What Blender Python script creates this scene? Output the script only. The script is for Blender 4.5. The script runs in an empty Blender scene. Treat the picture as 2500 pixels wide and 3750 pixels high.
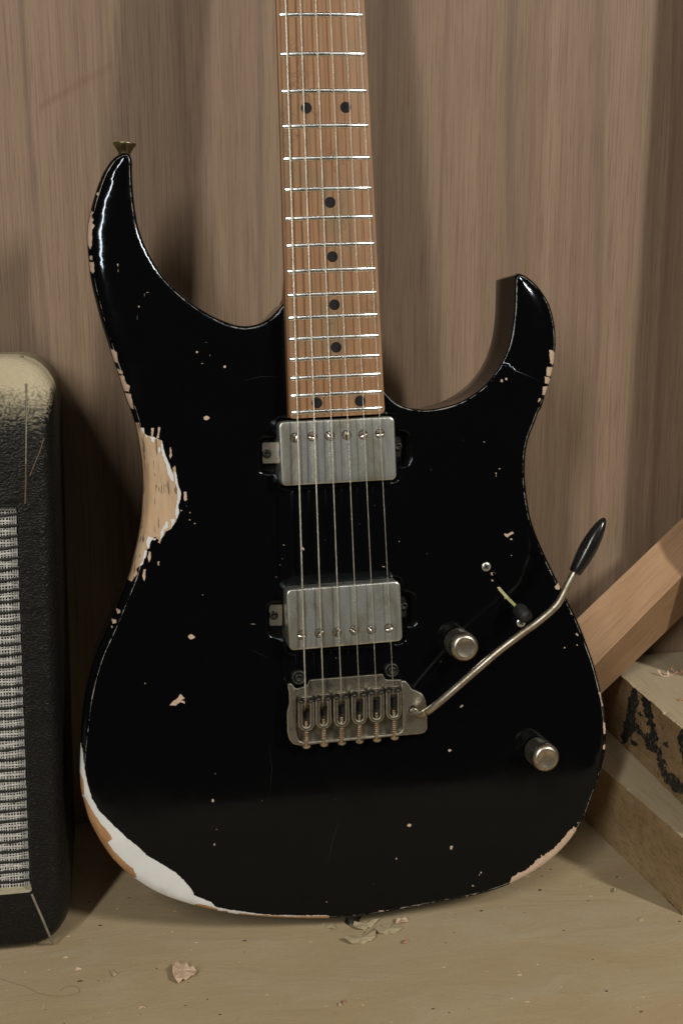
import bpy, bmesh, math, random
import numpy as np
from mathutils import Vector, Matrix
from mathutils.geometry import delaunay_2d_cdt
R = math.radians
S = bpy.context.scene
COL = S.collection
rnd = random.Random(7)

# ---------------------------------------------------------------- camera, world, lamps, exposure
YAW, PITCH, F = 10.5, 13.5, 4600.0
CAM = np.array([0.0, -0.8461, 0.4283])
cd = bpy.data.cameras.new("camera"); cam = bpy.data.objects.new("camera", cd); COL.objects.link(cam)
cd.sensor_fit = 'VERTICAL'; cd.sensor_height = 36; cd.sensor_width = 24; cd.lens = F/3750*36
cd.clip_start = 0.01; cd.clip_end = 50
cam.location = CAM; cam.rotation_euler = (R(90-PITCH), 0, R(-YAW))
S.camera = cam
w = bpy.data.worlds.new("World"); S.world = w; w.use_nodes = True
bg = w.node_tree.nodes['Background']; bg.inputs[0].default_value = (0.75, 0.66, 0.54, 1); bg.inputs[1].default_value = 0.03
S.view_settings.view_transform = 'Standard'; S.view_settings.look = 'None'; S.view_settings.exposure = 0.0; S.view_settings.gamma = 1

def area(name, loc, target, sx, sy, power, col):
    l = bpy.data.lights.new(name, 'AREA'); l.shape = 'RECTANGLE'; l.size = sx; l.size_y = sy; l.energy = power; l.color = col
    o = bpy.data.objects.new(name, l); COL.objects.link(o); o.location = loc
    o.rotation_euler = (Vector(target)-Vector(loc)).to_track_quat('-Z', 'Y').to_euler(); return o
# workshop lamps: one left and one right of the bench, and the long tube of the room behind the photographer
area("workshop_lamp_left", (-0.88, -2.00, 1.40), (0.13, -0.17, 0.35), 0.11, 1.25, 29, (1.0, 0.965, 0.90))
area("workshop_lamp_right", (1.47, -1.76, 1.52), (0.13, -0.17, 0.35), 0.11, 0.5, 32, (1.0, 0.95, 0.85))
area("ceiling_tube", (0.5, -2.3, 2.6), (0.2, 0, 0.4), 1.8, 0.10, 6, (1.0, 0.96, 0.88))

# ---------------------------------------------------------------- photo pixel -> place
_p, _y = R(PITCH), R(YAW)
FW = np.array([math.sin(_y)*math.cos(_p), math.cos(_y)*math.cos(_p), -math.sin(_p)])
RT = np.array([math.cos(_y), -math.sin(_y), 0.0]); UPV = np.cross(RT, FW)
def ray(px, py): return FW + RT*(px-1250)/F - UPV*(py-1875)/F
def hit(px, py, n, p0):
    v = ray(px, py); return CAM + v*(np.dot(n, np.array(p0)-CAM)/np.dot(n, v))
def floor_pt(px, py, z=0.0): return hit(px, py, np.array([0, 0, 1.0]), (0, 0, z))
class Plane:                      # a leaning plane with its own axes: X right, Y up along it, Z out of it
    def __init__(s, foot, lean):
        l = R(lean); s.o = np.array(foot); s.n = np.array([0, -math.cos(l), math.sin(l)])
        s.X = np.array([1.0, 0, 0]); s.Y = np.array([0, math.sin(l), math.cos(l)])
    def P(s, px, py, z=0.0):
        q = hit(px, py, s.n, s.o + s.n*z) - s.o
        return (float(q[0]), float(q@s.Y))
    def V(s, px, py, z=0.0): a = s.P(px, py, z); return Vector((a[0], a[1], z))
    def matrix(s):
        return Matrix(((s.X[0], s.Y[0], s.n[0], s.o[0]), (s.X[1], s.Y[1], s.n[1], s.o[1]), (s.X[2], s.Y[2], s.n[2], s.o[2]), (0, 0, 0, 1)))
def crop(x0, y0, s): return lambda pts: [(x0+a/s, y0+b/s) for a, b in pts]
c1 = crop(900, 0, 2.6133); c2 = crop(900, 850, 2.6133); c3 = crop(900, 1450, 2.24); c4 = crop(980, 2050, 2.529)
c5 = crop(280, 450, 1.96); c6 = crop(280, 1450, 2.476); c2b = crop(0, 2350, 1.68); c3b = crop(900, 2900, 1.96)
c4b = crop(1600, 2500, 1.742); c5b = crop(1500, 1750, 1.568); c6b = crop(1350, 900, 1.96); c7 = crop(2150, 2300, 3.92)

# ---------------------------------------------------------------- materials
def mat(name):
    m = bpy.data.materials.new(name); m.use_nodes = True
    nt = m.node_tree; b = nt.nodes['Principled BSDF']
    return m, nt, b
def N(nt, t, **k):
    n = nt.nodes.new(t)
    for a, v in k.items():
        if a.startswith('i_'):
            key = a[2:]; key = int(key) if key.isdigit() else key
            n.inputs[key].default_value = v
        else: setattr(n, a, v)
    return n
def coords(nt, scale=(1, 1, 1), rot=(0, 0, 0), kind='Object'):
    tc = N(nt, 'ShaderNodeTexCoord'); mp = N(nt, 'ShaderNodeMapping')
    mp.inputs['Scale'].default_value = scale; mp.inputs['Rotation'].default_value = rot
    nt.links.new(tc.outputs[kind], mp.inputs[0]); return mp.outputs[0]
def noise(nt, vec, scale, detail=4, rough=0.55, dist=0.0):
    n = N(nt, 'ShaderNodeTexNoise'); n.inputs['Scale'].default_value = scale; n.inputs['Detail'].default_value = detail
    n.inputs['Roughness'].default_value = rough; n.inputs['Distortion'].default_value = dist
    nt.links.new(vec, n.inputs['Vector']); return n.outputs['Fac']
def ramp(nt, fac, stops):
    r = N(nt, 'ShaderNodeValToRGB'); e = r.color_ramp.elements
    while len(e) < len(stops): e.new(0.5)
    for i, (p, c) in enumerate(stops):
        e[i].position = p; e[i].color = (c[0], c[1], c[2], 1) if not isinstance(c, (int, float)) else (c, c, c, 1)
    nt.links.new(fac, r.inputs[0]); return r.outputs[0]
def mix(nt, fac, a, b, mode='MIX'):
    m = N(nt, 'ShaderNodeMix', data_type='RGBA', blend_type=mode)
    for sock, v in ((m.inputs[0], fac), (m.inputs[6], a), (m.inputs[7], b)):
        if isinstance(v, (int, float)): sock.default_value = v
        elif isinstance(v, tuple): sock.default_value = (*v, 1) if len(v) == 3 else v
        else: nt.links.new(v, sock)
    return m.outputs[2]
def math_(nt, op, a, b=0.0, c=None, clamp=False):
    m = N(nt, 'ShaderNodeMath', operation=op); m.use_clamp = clamp
    for i, v in enumerate((a, b) if c is None else (a, b, c)):
        if isinstance(v, (int, float)): m.inputs[i].default_value = v
        else: nt.links.new(v, m.inputs[i])
    return m.outputs[0]
def bump(nt, b, h, strength=0.3, dist=0.001):
    n = N(nt, 'ShaderNodeBump'); n.inputs['Strength'].default_value = strength; n.inputs['Distance'].default_value = dist
    nt.links.new(h, n.inputs['Height']); nt.links.new(n.outputs[0], b.inputs['Normal'])
def link(nt, o, b, name): nt.links.new(o, b.inputs[name])

def simple(name, col, rough=0.5, metal=0.0, var=0.0, vscale=400, bumps=0.0, bscale=800, bdist=0.0003, spec=None):
    m, nt, b = mat(name)
    b.inputs['Roughness'].default_value = rough; b.inputs['Metallic'].default_value = metal
    if spec is not None: b.inputs['Specular IOR Level'].default_value = spec
    v = coords(nt)
    n = noise(nt, v, vscale, 5, 0.6)
    lo = tuple(max(0, x*(1-var)) for x in col); hi = tuple(min(1, x*(1+var)) for x in col)
    link(nt, ramp(nt, n, [(0.3, lo), (0.7, hi)]), b, 'Base Color')
    link(nt, ramp(nt, noise(nt, v, vscale*0.4, 4), [(0.3, max(0.02, rough*0.8)), (0.7, min(1, rough*1.25))]), b, 'Roughness')
    if bumps: bump(nt, b, noise(nt, v, bscale, 5, 0.6), bumps, bdist)
    return m

def paint_mat():
    m, nt, b = mat('black_gloss_paint')
    v = coords(nt)
    at = N(nt, 'ShaderNodeAttribute', attribute_name='edge_line')      # 0 on the worn line of the edge, grows away from it (mm)
    n1 = noise(nt, v, 260, 5, 0.65); n2 = noise(nt, v, 35, 3)
    wid = math_(nt, 'MULTIPLY_ADD', n1, 0.75, -0.31)
    wid = math_(nt, 'ADD', wid, math_(nt, 'MULTIPLY_ADD', n2, 0.7, -0.35))
    line = math_(nt, 'LESS_THAN', math_(nt, 'ABSOLUTE', at.outputs['Fac']), wid)
    sc = N(nt, 'ShaderNodeTexVoronoi', feature='DISTANCE_TO_EDGE'); sc.inputs['Scale'].default_value = 900
    nt.links.new(coords(nt, (1, 0.05, 1), (0, 0, 0.5)), sc.inputs['Vector'])
    speck = noise(nt, v, 900, 2, 0.5)
    spk = ramp(nt, speck, [(0.775, 0.0), (0.80, 1.0)])
    base = mix(nt, spk, (0.0022, 0.0022, 0.0025), (0.035, 0.034, 0.03))
    base = mix(nt, line, base, (0.36, 0.345, 0.30))
    link(nt, base, b, 'Base Color')
    r = ramp(nt, noise(nt, v, 18, 6, 0.75), [(0.35, 0.06), (0.5, 0.085), (0.70, 0.17)])
    r2 = mix(nt, line, r, (0.6, 0.6, 0.6)); link(nt, r2, b, 'Roughness')
    b.inputs['Specular IOR Level'].default_value = 0.30; b.inputs['Specular Tint'].default_value = (0.74, 0.85, 1.0, 1)
    bump(nt, b, noise(nt, v, 30, 2), 0.02, 0.001)
    return m
def wood_mat(name, lo, hi, grain=(1, 1, 1), scale=60, rough=0.6, streak=0.5, dark=None, bdist=0.0003, rot=(0, 0, 0), contrast=(0.3, 0.7)):
    """grain: stretch vector (small along the grain)"""
    m, nt, b = mat(name); v = coords(nt, grain, rot)
    n = noise(nt, v, scale, 6, 0.6, 0.4); n2 = noise(nt, v, scale*5, 4, 0.6)
    c = ramp(nt, n, [(contrast[0], lo), (contrast[1], hi)])
    c = mix(nt, ramp(nt, n2, [(0.35, streak), (0.6, 0.0)]), c, dark or tuple(x*0.5 for x in lo))
    link(nt, c, b, 'Base Color'); b.inputs['Roughness'].default_value = rough
    bump(nt, b, n2, 0.5, bdist)
    return m
def bare_wood_mat():
    m, nt, b = mat('bare_body_wood'); v = coords(nt, (1, 0.16, 1))
    n = noise(nt, v, 120, 6, 0.65, 0.3); pores = noise(nt, coords(nt, (1, 0.12, 1)), 620, 3, 0.5)
    big = noise(nt, coords(nt), 28, 3)
    c = ramp(nt, n, [(0.28, (0.33, 0.215, 0.12)), (0.5, (0.46, 0.335, 0.21)), (0.72, (0.53, 0.41, 0.275))])
    c = mix(nt, ramp(nt, big, [(0.4, 0.0), (0.65, 0.45)]), c, (0.47, 0.28, 0.155))
    c = mix(nt, ramp(nt, pores, [(0.355, 0.9), (0.39, 0.0)]), c, (0.12, 0.085, 0.055))
    link(nt, c, b, 'Base Color'); b.inputs['Roughness'].default_value = 0.7
    bump(nt, b, n, 0.6, 0.0004); return m
def metal_mat(name, hi, lo, rough, streak=(1, 1, 1), sc=60, tarn=0.5, metal=1.0, lim=(0.36, 0.60)):
    m, nt, b = mat(name); v = coords(nt)
    n = noise(nt, coords(nt, streak), sc, 6, 0.65, 0.6); f = noise(nt, v, 1500, 3, 0.6)
    c = ramp(nt, n, [(lim[0], lo), (lim[1], hi)])
    c = mix(nt, ramp(nt, f, [(0.62, 0.0), (0.75, tarn)]), c, tuple(x*0.35 for x in lo))
    link(nt, c, b, 'Base Color'); b.inputs['Metallic'].default_value = metal
    link(nt, ramp(nt, n, [(0.36, min(1, rough*1.5)), (0.65, rough)]), b, 'Roughness')
    bump(nt, b, f, 0.12, 0.0001); return m

M = {}
M['paint'] = paint_mat()
M['primer'] = simple('white_primer', (0.62, 0.625, 0.62), 0.45, 0, 0.07, 60, 0.2, 300)
M['bare'] = bare_wood_mat()
M['bare_brown'] = wood_mat('brown_sanded_wood', (0.30, 0.15, 0.065), (0.46, 0.27, 0.13), (1, 0.3, 1), 90, 0.5, 0.15)
M['chip'] = simple('pink_bare_chip', (0.50, 0.365, 0.265), 0.7, 0, 0.15, 500, 0.4, 700)
M['scratch'] = simple('hairline_scratch', (0.014, 0.0145, 0.016), 0.3)
M['cavity'] = simple('cavity_paint', (0.006, 0.006, 0.006), 0.35, 0, 0.3, 300)
M['nickel'] = metal_mat('aged_nickel_cover', (0.76, 0.78, 0.75), (0.42, 0.41, 0.34), 0.24, (1, 0.30, 1), 75, 0.5, metal=0.86, lim=(0.42, 0.56))
M['screw'] = metal_mat('aged_screw_nickel', (0.78, 0.72, 0.62), (0.42, 0.36, 0.27), 0.26, (1, 1, 1), 300, 0.5)
M['plate'] = metal_mat('dark_base_plate', (0.30, 0.285, 0.23), (0.10, 0.09, 0.07), 0.34, (1, 1, 1), 130, 0.6)  # darker than the rails around it
M['bridge'] = metal_mat('worn_bridge_steel', (0.62, 0.60, 0.52), (0.26, 0.24, 0.19), 0.27, (1, 1, 1), 110, 0.5)
M['saddle'] = metal_mat('worn_saddle_steel', (0.52, 0.50, 0.43), (0.22, 0.20, 0.155), 0.25, (1, 1, 1), 160, 0.5)
M['worn_edge'] = simple('worn_bright_edge', (0.74, 0.70, 0.61), 0.42, 1.0, 0.25, 500)
M['rusty'] = metal_mat('rusty_spring_steel', (0.50, 0.44, 0.34), (0.26, 0.14, 0.07), 0.4, (1, 1, 1), 500, 0.5)
M['arm'] = metal_mat('aged_arm_steel', (0.56, 0.52, 0.44), (0.30, 0.25, 0.18), 0.33, (1, 1, 1), 120, 0.6)
M['knob'] = metal_mat('aged_knob_nickel', (0.66, 0.61, 0.52), (0.32, 0.27, 0.19), 0.27, (1, 1, 1), 200, 0.5)
M['knurl'] = metal_mat('dark_knurled_metal', (0.46, 0.42, 0.34), (0.22, 0.19, 0.14), 0.33, (1, 1, 1), 200, 0.5)
M['fret'] = simple('polished_fret_wire', (0.93, 0.93, 0.91), 0.27, 1.0, 0.03, 200)
M['brass'] = metal_mat('tarnished_strap_button', (0.34, 0.29, 0.18), (0.11, 0.09, 0.055), 0.33, (1, 1, 1), 160, 0.6)
M['zinc'] = metal_mat('yellow_zinc_lever', (0.78, 0.75, 0.40), (0.40, 0.42, 0.16), 0.3, (1, 1, 1), 200, 0.3)
M['dark_metal'] = simple('dark_stud_metal', (0.035, 0.034, 0.03), 0.4, 0.7, 0.3, 300)
M['rubber'] = simple('black_rubber_tip', (0.018, 0.018, 0.018), 0.5, 0, 0.3, 300, 0.2, 900)
M['plastic'] = simple('black_plastic_tip', (0.010, 0.010, 0.010), 0.22, 0, 0.2, 100)
M['slot'] = simple('slot_shade', (0.010, 0.008, 0.006), 0.8)  # near-black colour painting the shade inside slots, grooves and holes
M['inlay'] = simple('black_dot_inlay', (0.009, 0.009, 0.010), 0.6, 0, 0.1, 300, spec=0.2)

def string_mat():
    m, nt, b = mat('nickel_string')
    wv = N(nt, 'ShaderNodeTexWave', bands_direction='Y'); wv.inputs['Scale'].default_value = 700
    nt.links.new(coords(nt), wv.inputs['Vector'])
    link(nt, ramp(nt, noise(nt, coords(nt), 90, 4), [(0.3, (0.52, 0.48, 0.39)), (0.7, (0.72, 0.69, 0.61))]), b, 'Base Color')
    b.inputs['Metallic'].default_value = 1; b.inputs['Roughness'].default_value = 0.36
    bump(nt, b, wv.outputs['Fac'], 0.4, 0.0001); return m
M['string'] = string_mat()

def fretboard_mat():
    m, nt, b = mat('roasted_maple_fretboard')
    v = coords(nt, (1, 0.07, 1)); n = noise(nt, v, 210, 5, 0.6, 0.5)
    c = ramp(nt, n, [(0.25, (0.225, 0.108, 0.046)), (0.5, (0.290, 0.152, 0.070)), (0.75, (0.335, 0.188, 0.094))])
    # thin dark growth lines running along the neck, with a few wandering ones
    wv = N(nt, 'ShaderNodeTexWave', wave_type='BANDS', bands_direction='X')
    wv.inputs['Scale'].default_value = 46; wv.inputs['Distortion'].default_value = 3.2; wv.inputs['Detail'].default_value = 3
    wv.inputs['Detail Scale'].default_value = 1.2; wv.inputs['Detail Roughness'].default_value = 0.55
    nt.links.new(coords(nt, (1, 0.10, 1), (0, 0, 0)), wv.inputs['Vector'])
    c = mix(nt, ramp(nt, wv.outputs['Fac'], [(0.0, 0.42), (0.07, 0.0)]), c, (0.11, 0.045, 0.02))
    vo = N(nt, 'ShaderNodeTexVoronoi', feature='DISTANCE_TO_EDGE'); vo.inputs['Scale'].default_value = 62
    vv = coords(nt, (1, 0.22, 1), (0, 0, 0.06))
    dn = N(nt, 'ShaderNodeTexNoise'); dn.inputs['Scale'].default_value = 120; nt.links.new(coords(nt), dn.inputs['Vector'])
    ad = N(nt, 'ShaderNodeMixRGB', blend_type='ADD'); ad.inputs[0].default_value = 0.012
    nt.links.new(vv, ad.inputs[1]); nt.links.new(dn.outputs['Color'], ad.inputs[2]); nt.links.new(ad.outputs[0], vo.inputs['Vector'])
    msk = ramp(nt, noise(nt, coords(nt, (1, .4, 1)), 35, 2), [(0.5, 0.0), (0.62, 0.55)])
    ln = math_(nt, 'MULTIPLY', ramp(nt, vo.outputs['Distance'], [(0.0, 1.0), (0.035, 0.0)]), msk)
    c = mix(nt, ln, c, (0.12, 0.05, 0.022))
    # greenish played-in grime towards the treble edge
    gr = ramp(nt, noise(nt, coords(nt, (1, 0.5, 1)), 55, 4), [(0.50, 0.0), (0.72, 0.55)])
    c = mix(nt, gr, c, (0.16, 0.13, 0.075))
    link(nt, c, b, 'Base Color'); b.inputs['Roughness'].default_value = 0.42
    bump(nt, b, n, 0.15, 0.0002); return m
M['fretboard'] = fretboard_mat()
M['neck'] = wood_mat('roasted_maple_side', (0.20, 0.085, 0.03), (0.30, 0.14, 0.055), (1, 0.08, 1), 120, 0.4, 0.3)

def wall_mat():
    m, nt, b = mat('walnut_veneer_panel')
    v1 = coords(nt, (1, 1, 0.02)); v2 = coords(nt, (1, 1, 0.010)); v3 = coords(nt, (1, 1, 0.018))
    big = noise(nt, v1, 16, 3, 0.5, 0.6); mid = noise(nt, v2, 75, 5, 0.62, 0.3); fine = noise(nt, v3, 900, 4, 0.75)
    c = ramp(nt, mid, [(0.32, (0.198, 0.132, 0.086)), (0.5, (0.240, 0.164, 0.107)), (0.68, (0.280, 0.196, 0.131))])
    c = mix(nt, ramp(nt, big, [(0.35, 0.0), (0.7, 0.5)]), c, (0.268, 0.188, 0.130))
    ln = N(nt, 'ShaderNodeTexWave', wave_type='BANDS', bands_direction='X')
    ln.inputs['Scale'].default_value = 6.5; ln.inputs['Distortion'].default_value = 6; ln.inputs['Detail'].default_value = 4; ln.inputs['Detail Scale'].default_value = 1.0
    nt.links.new(coords(nt, (1, 1, 0.09)), ln.inputs['Vector'])
    c = mix(nt, ramp(nt, ln.outputs['Fac'], [(0.0, 0.30), (0.04, 0.0)]), c, (0.10, 0.062, 0.045))
    c = mix(nt, ramp(nt, fine, [(0.38, 0.55), (0.50, 0.0)]), c, (0.13, 0.084, 0.056))
    c = mix(nt, ramp(nt, fine, [(0.55, 0.0), (0.72, 0.25)]), c, (0.40, 0.31, 0.24))
    # one long faint scuff across the upper left of the panel
    sp = N(nt, 'ShaderNodeSeparateXYZ'); nt.links.new(coords(nt), sp.inputs[0]); wob = math_(nt, 'MULTIPLY', noise(nt, coords(nt), 40, 2), 0.006)
    dl = math_(nt, 'ABSOLUTE', math_(nt, 'SUBTRACT', math_(nt, 'ADD', sp.outputs['Z'], wob), math_(nt, 'MULTIPLY_ADD', sp.outputs['X'], 0.59, 0.5145)))
    msk = math_(nt, 'MULTIPLY', ramp(nt, dl, [(0.0, 0.33), (0.0022, 0.0)]), math_(nt, 'MULTIPLY', math_(nt, 'GREATER_THAN', sp.outputs['X'], -0.036), math_(nt, 'LESS_THAN', sp.outputs['X'], 0.010)))
    c = mix(nt, msk, c, (0.15, 0.075, 0.05))
    link(nt, c, b, 'Base Color'); b.inputs['Roughness'].default_value = 0.55
    b.inputs['Specular IOR Level'].default_value = 0.3
    bump(nt, b, fine, 0.25, 0.0002); return m
M['wall'] = wall_mat()
def floor_mat():
    m, nt, b = mat('dusty_beige_floor'); v = coords(nt)
    a = noise(nt, v, 7, 5, 0.6); bb = noise(nt, coords(nt, (0.35, 1, 1)), 34, 6, 0.65, 0.8); f = noise(nt, v, 1100, 4, 0.7); s = noise(nt, v, 210, 4, 0.6)
    c = ramp(nt, a, [(0.32, (0.385, 0.300, 0.178)), (0.68, (0.455, 0.372, 0.240))])
    c = mix(nt, ramp(nt, bb, [(0.35, 0.5), (0.65, 0.0)]), c, (0.40, 0.295, 0.165))
    c = mix(nt, ramp(nt, bb, [(0.55, 0.0), (0.75, 0.5)]), c, (0.46, 0.40, 0.285))
    c = mix(nt, ramp(nt, s, [(0.25, 0.45), (0.40, 0.0)]), c, (0.33, 0.245, 0.145))
    c = mix(nt, ramp(nt, f, [(0.30, 0.5), (0.44, 0.0)]), c, (0.18, 0.13, 0.085))
    c = mix(nt, ramp(nt, f, [(0.66, 0.0), (0.76, 0.5)]), c, (0.50, 0.44, 0.34))
    link(nt, c, b, 'Base Color'); b.inputs['Roughness'].default_value = 0.85; b.inputs['Specular IOR Level'].default_value = 0.25
    h = math_(nt, 'ADD', math_(nt, 'MULTIPLY', bb, 1.5), math_(nt, 'MULTIPLY', f, 0.25)); bump(nt, b, h, 0.5, 0.0012); return m
M['floor'] = floor_mat()

# ---------------------------------------------------------------- object helpers
def tag(o, label, cat, group=None, kind=None):
    o['label'] = label
    if cat: o['category'] = cat
    if group: o['group'] = group
    if kind: o['kind'] = kind
    return o
def empty(name, mtx):
    o = bpy.data.objects.new(name, None); COL.objects.link(o); o.matrix_world = mtx; o.empty_display_size = 0.02; return o
def mesh_obj(name, vs, fs, mats, parent=None, midx=None, smooth=False):
    me = bpy.data.meshes.new(name); me.from_pydata([tuple(v) for v in vs], [], fs)
    for m in (mats if isinstance(mats, (list, tuple)) else [mats]): me.materials.append(m)
    if midx is not None: me.polygons.foreach_set('material_index', midx)
    if smooth: me.polygons.foreach_set('use_smooth', [True]*len(me.polygons))
    me.update()
    o = bpy.data.objects.new(name, me); COL.objects.link(o)
    if parent: o.parent = parent
    return o
class MB:
    """collects shapes for one mesh"""
    def __init__(s): s.v = []; s.f = []; s.m = []; s.s = []
    def add(s, vs, fs, mi=0, smooth=False):
        b = len(s.v); s.v += [tuple(v) for v in vs]; s.f += [tuple(i+b for i in f) for f in fs]
        s.m += [mi]*len(fs); s.s += [smooth]*len(fs)
    def build(s, name, mats, parent=None):
        o = mesh_obj(name, s.v, s.f, mats, parent, s.m); o.data.polygons.foreach_set('use_smooth', s.s)
        bm = bmesh.new(); bm.from_mesh(o.data); bmesh.ops.recalc_face_normals(bm, faces=bm.faces); bm.to_mesh(o.data); bm.free()
        return o
    def tube(s, pts, rad, seg=8, mi=0, caps=True):
        pts = [Vector(p) for p in pts]; n = len(pts); rr = rad if isinstance(rad, (list, tuple)) else [rad]*n
        vs = []; up = None
        for i, p in enumerate(pts):
            t = (pts[min(i+1, n-1)]-pts[max(i-1, 0)]).normalized()
            if up is None: up = t.orthogonal().normalized()
            up = (up - t*up.dot(t)).normalized(); sd = t.cross(up)
            for k in range(seg):
                a = 2*math.pi*k/seg; vs.append(p + (up*math.cos(a)+sd*math.sin(a))*rr[i])
        fs = [(i*seg+k, i*seg+(k+1) % seg, (i+1)*seg+(k+1) % seg, (i+1)*seg+k) for i in range(n-1) for k in range(seg)]
        s.add(vs, fs, mi, True)
        if caps: s.add(vs[:seg], [tuple(range(seg))], mi); s.add(vs[-seg:], [tuple(range(seg))], mi)
    def lathe(s, o, axis, prof, seg=24, mi=0, smooth=True):
        """prof: list of (radius, height)"""
        o = Vector(o); ax = Vector(axis).normalized(); u = ax.orthogonal().normalized(); v = ax.cross(u); vs = []
        for r, h in prof:
            for k in range(seg):
                a = 2*math.pi*k/seg; vs.append(o+ax*h+(u*math.cos(a)+v*math.sin(a))*r)
        fs = [(i*seg+k, i*seg+(k+1) % seg, (i+1)*seg+(k+1) % seg, (i+1)*seg+k) for i in range(len(prof)-1) for k in range(seg)]
        s.add(vs, fs, mi, smooth)
        for i in (0, len(prof)-1):
            if prof[i][0] > 1e-6: s.add(vs[i*seg:(i+1)*seg], [tuple(range(seg))], mi)
    def box(s, c, size, rotz=0, mi=0):
        x, y, z = (a/2 for a in size); cs, sn = math.cos(rotz), math.sin(rotz)
        vs = [(c[0]+(a*x)*cs-(b*y)*sn, c[1]+(a*x)*sn+(b*y)*cs, c[2]+d*z) for d in (-1, 1) for a, b in ((-1, -1), (1, -1), (1, 1), (-1, 1))]
        s.add(vs, [(0, 3, 2, 1), (4, 5, 6, 7), (0, 1, 5, 4), (1, 2, 6, 5), (2, 3, 7, 6), (3, 0, 4, 7)], mi)
    def prism(s, outer, holes, z0, z1, ch=0.0, mi=0, bottom=False, edge=None):
        """solid plate from a 2D outline with holes; top edge chamfered by ch"""
        def orient(p, ccw):
            a = sum(p[i][0]*p[(i+1) % len(p)][1]-p[(i+1) % len(p)][0]*p[i][1] for i in range(len(p)))
            return p if (a > 0) == ccw else p[::-1]
        loops = [orient(list(outer), True)] + [orient(list(h), False) for h in holes]
        tops = []
        for lp in loops:
            n = len(lp); ins = inset(lp, ch) if ch else lp
            vs = [(x, y, z0) for x, y in lp] + [(x, y, z1-ch) for x, y in lp] + [(x, y, z1) for x, y in ins]
            s.add(vs, [(i, (i+1) % n, n+(i+1) % n, n+i) for i in range(n)], mi)
            s.add(vs, [(n+i, n+(i+1) % n, 2*n+(i+1) % n, 2*n+i) for i in range(n)], mi if edge is None else edge, True)
            tops.append(ins)
        for z in ((z1, z0) if bottom else (z1,)):
            src = tops if z == z1 else loops
            pv = []; ed = []
            for lp in src:
                b = len(pv); pv += [Vector((x*1000, y*1000)) for x, y in lp]; ed += [(b+i, b+(i+1) % len(lp)) for i in range(len(lp))]
            rv, re, rf, *_ = delaunay_2d_cdt(pv, ed, [], 0, 1e-5)
            keep = []
            for f in rf:
                cx = sum(rv[i].x for i in f)/3000; cy = sum(rv[i].y for i in f)/3000
                if inside_one(cx, cy, src[0]) and not any(inside_one(cx, cy, h) for h in src[1:]): keep.append(tuple(f))
            s.add([(q.x/1000, q.y/1000, z) for q in rv], keep, mi)
def inset(lp, d):
    n = len(lp); out = []
    for i in range(n):
        a, b, c = lp[i-1], lp[i], lp[(i+1) % n]
        e1 = Vector((b[0]-a[0], b[1]-a[1])); e2 = Vector((c[0]-b[0], c[1]-b[1]))
        if e1.length < 1e-9 or e2.length < 1e-9: out.append(b); continue
        e1.normalize(); e2.normalize(); n1 = Vector((-e1.y, e1.x)); n2 = Vector((-e2.y, e2.x)); m = n1+n2
        k = m.length_squared
        m = m*(2/k) if k > 0.4 else n1
        m = m*0.5*1.0 if False else m
        out.append((b[0]+m.x*d*0.5*2/2*1.0 if False else b[0]+(n1.x+n2.x)/max(0.35, 1+n1.dot(n2))*d, b[1]+(n1.y+n2.y)/max(0.35, 1+n1.dot(n2))*d))
    return out
def inside_one(x, y, p):
    r = False; n = len(p); j = n-1
    for i in range(n):
        if (p[i][1] > y) != (p[j][1] > y) and x < (p[j][0]-p[i][0])*(y-p[i][1])/(p[j][1]-p[i][1])+p[i][0]: r = not r
        j = i
    return r
def inside_np(P, poly):
    x, y = P[:, 0], P[:, 1]; q = np.array(poly); r = np.zeros(len(P), bool); j = len(q)-1
    for i in range(len(q)):
        c = (q[i, 1] > y) != (q[j, 1] > y)
        dy = q[j, 1]-q[i, 1]
        if dy != 0: r ^= c & (x < (q[j, 0]-q[i, 0])*(y-q[i, 1])/dy+q[i, 0])
        j = i
    return r
def rrect(cx, cy, w, h, r, rot=0, seg=5):
    out = []; cs, sn = math.cos(rot), math.sin(rot)
    for qx, qy, a0 in ((1, 1, 0), (-1, 1, 90), (-1, -1, 180), (1, -1, 270)):
        for k in range(seg+1):
            a = R(a0+90*k/seg); x = qx*(w/2-r)+r*math.cos(a); y = qy*(h/2-r)+r*math.sin(a)
            out.append((cx+x*cs-y*sn, cy+x*sn+y*cs))
    return out
def circle(cx, cy, r, n=16): return [(cx+r*math.cos(2*math.pi*k/n), cy+r*math.sin(2*math.pi*k/n)) for k in range(n)]
def roundpoly(p, r, seg=4):
    out = []; n = len(p)
    for i in range(n):
        a, b, c = (Vector(p[j]) for j in (i-1, i, (i+1) % n))
        rr = min(r, (a-b).length*0.45, (c-b).length*0.45)
        s0 = b+(a-b).normalized()*rr; s1 = b+(c-b).normalized()*rr
        for k in range(seg+1):
            t = k/seg; q = s0*(1-t)**2+b*2*t*(1-t)+s1*t*t; out.append((q.x, q.y))
    return out
def jag(poly, step, amp, rn=rnd):
    out = []
    n = len(poly)
    for i in range(n):
        a, b = poly[i], poly[(i+1) % n]; L = math.hypot(b[0]-a[0], b[1]-a[1]); k = max(1, int(L/step))
        for j in range(k):
            t = j/k; out.append((a[0]+(b[0]-a[0])*t+rn.uniform(-amp, amp), a[1]+(b[1]-a[1])*t+rn.uniform(-amp, amp)))
    return out
def blob(cx, cy, rx, ry, n=9, rot=0.0):
    o = []
    for k in range(n):
        a = 2*math.pi*k/n; q = rnd.uniform(0.7, 1.15); x = rx*q*math.cos(a); y = ry*q*math.sin(a)
        o.append((cx+x*math.cos(rot)-y*math.sin(rot), cy+x*math.sin(rot)+y*math.cos(rot)))
    return o
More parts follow.
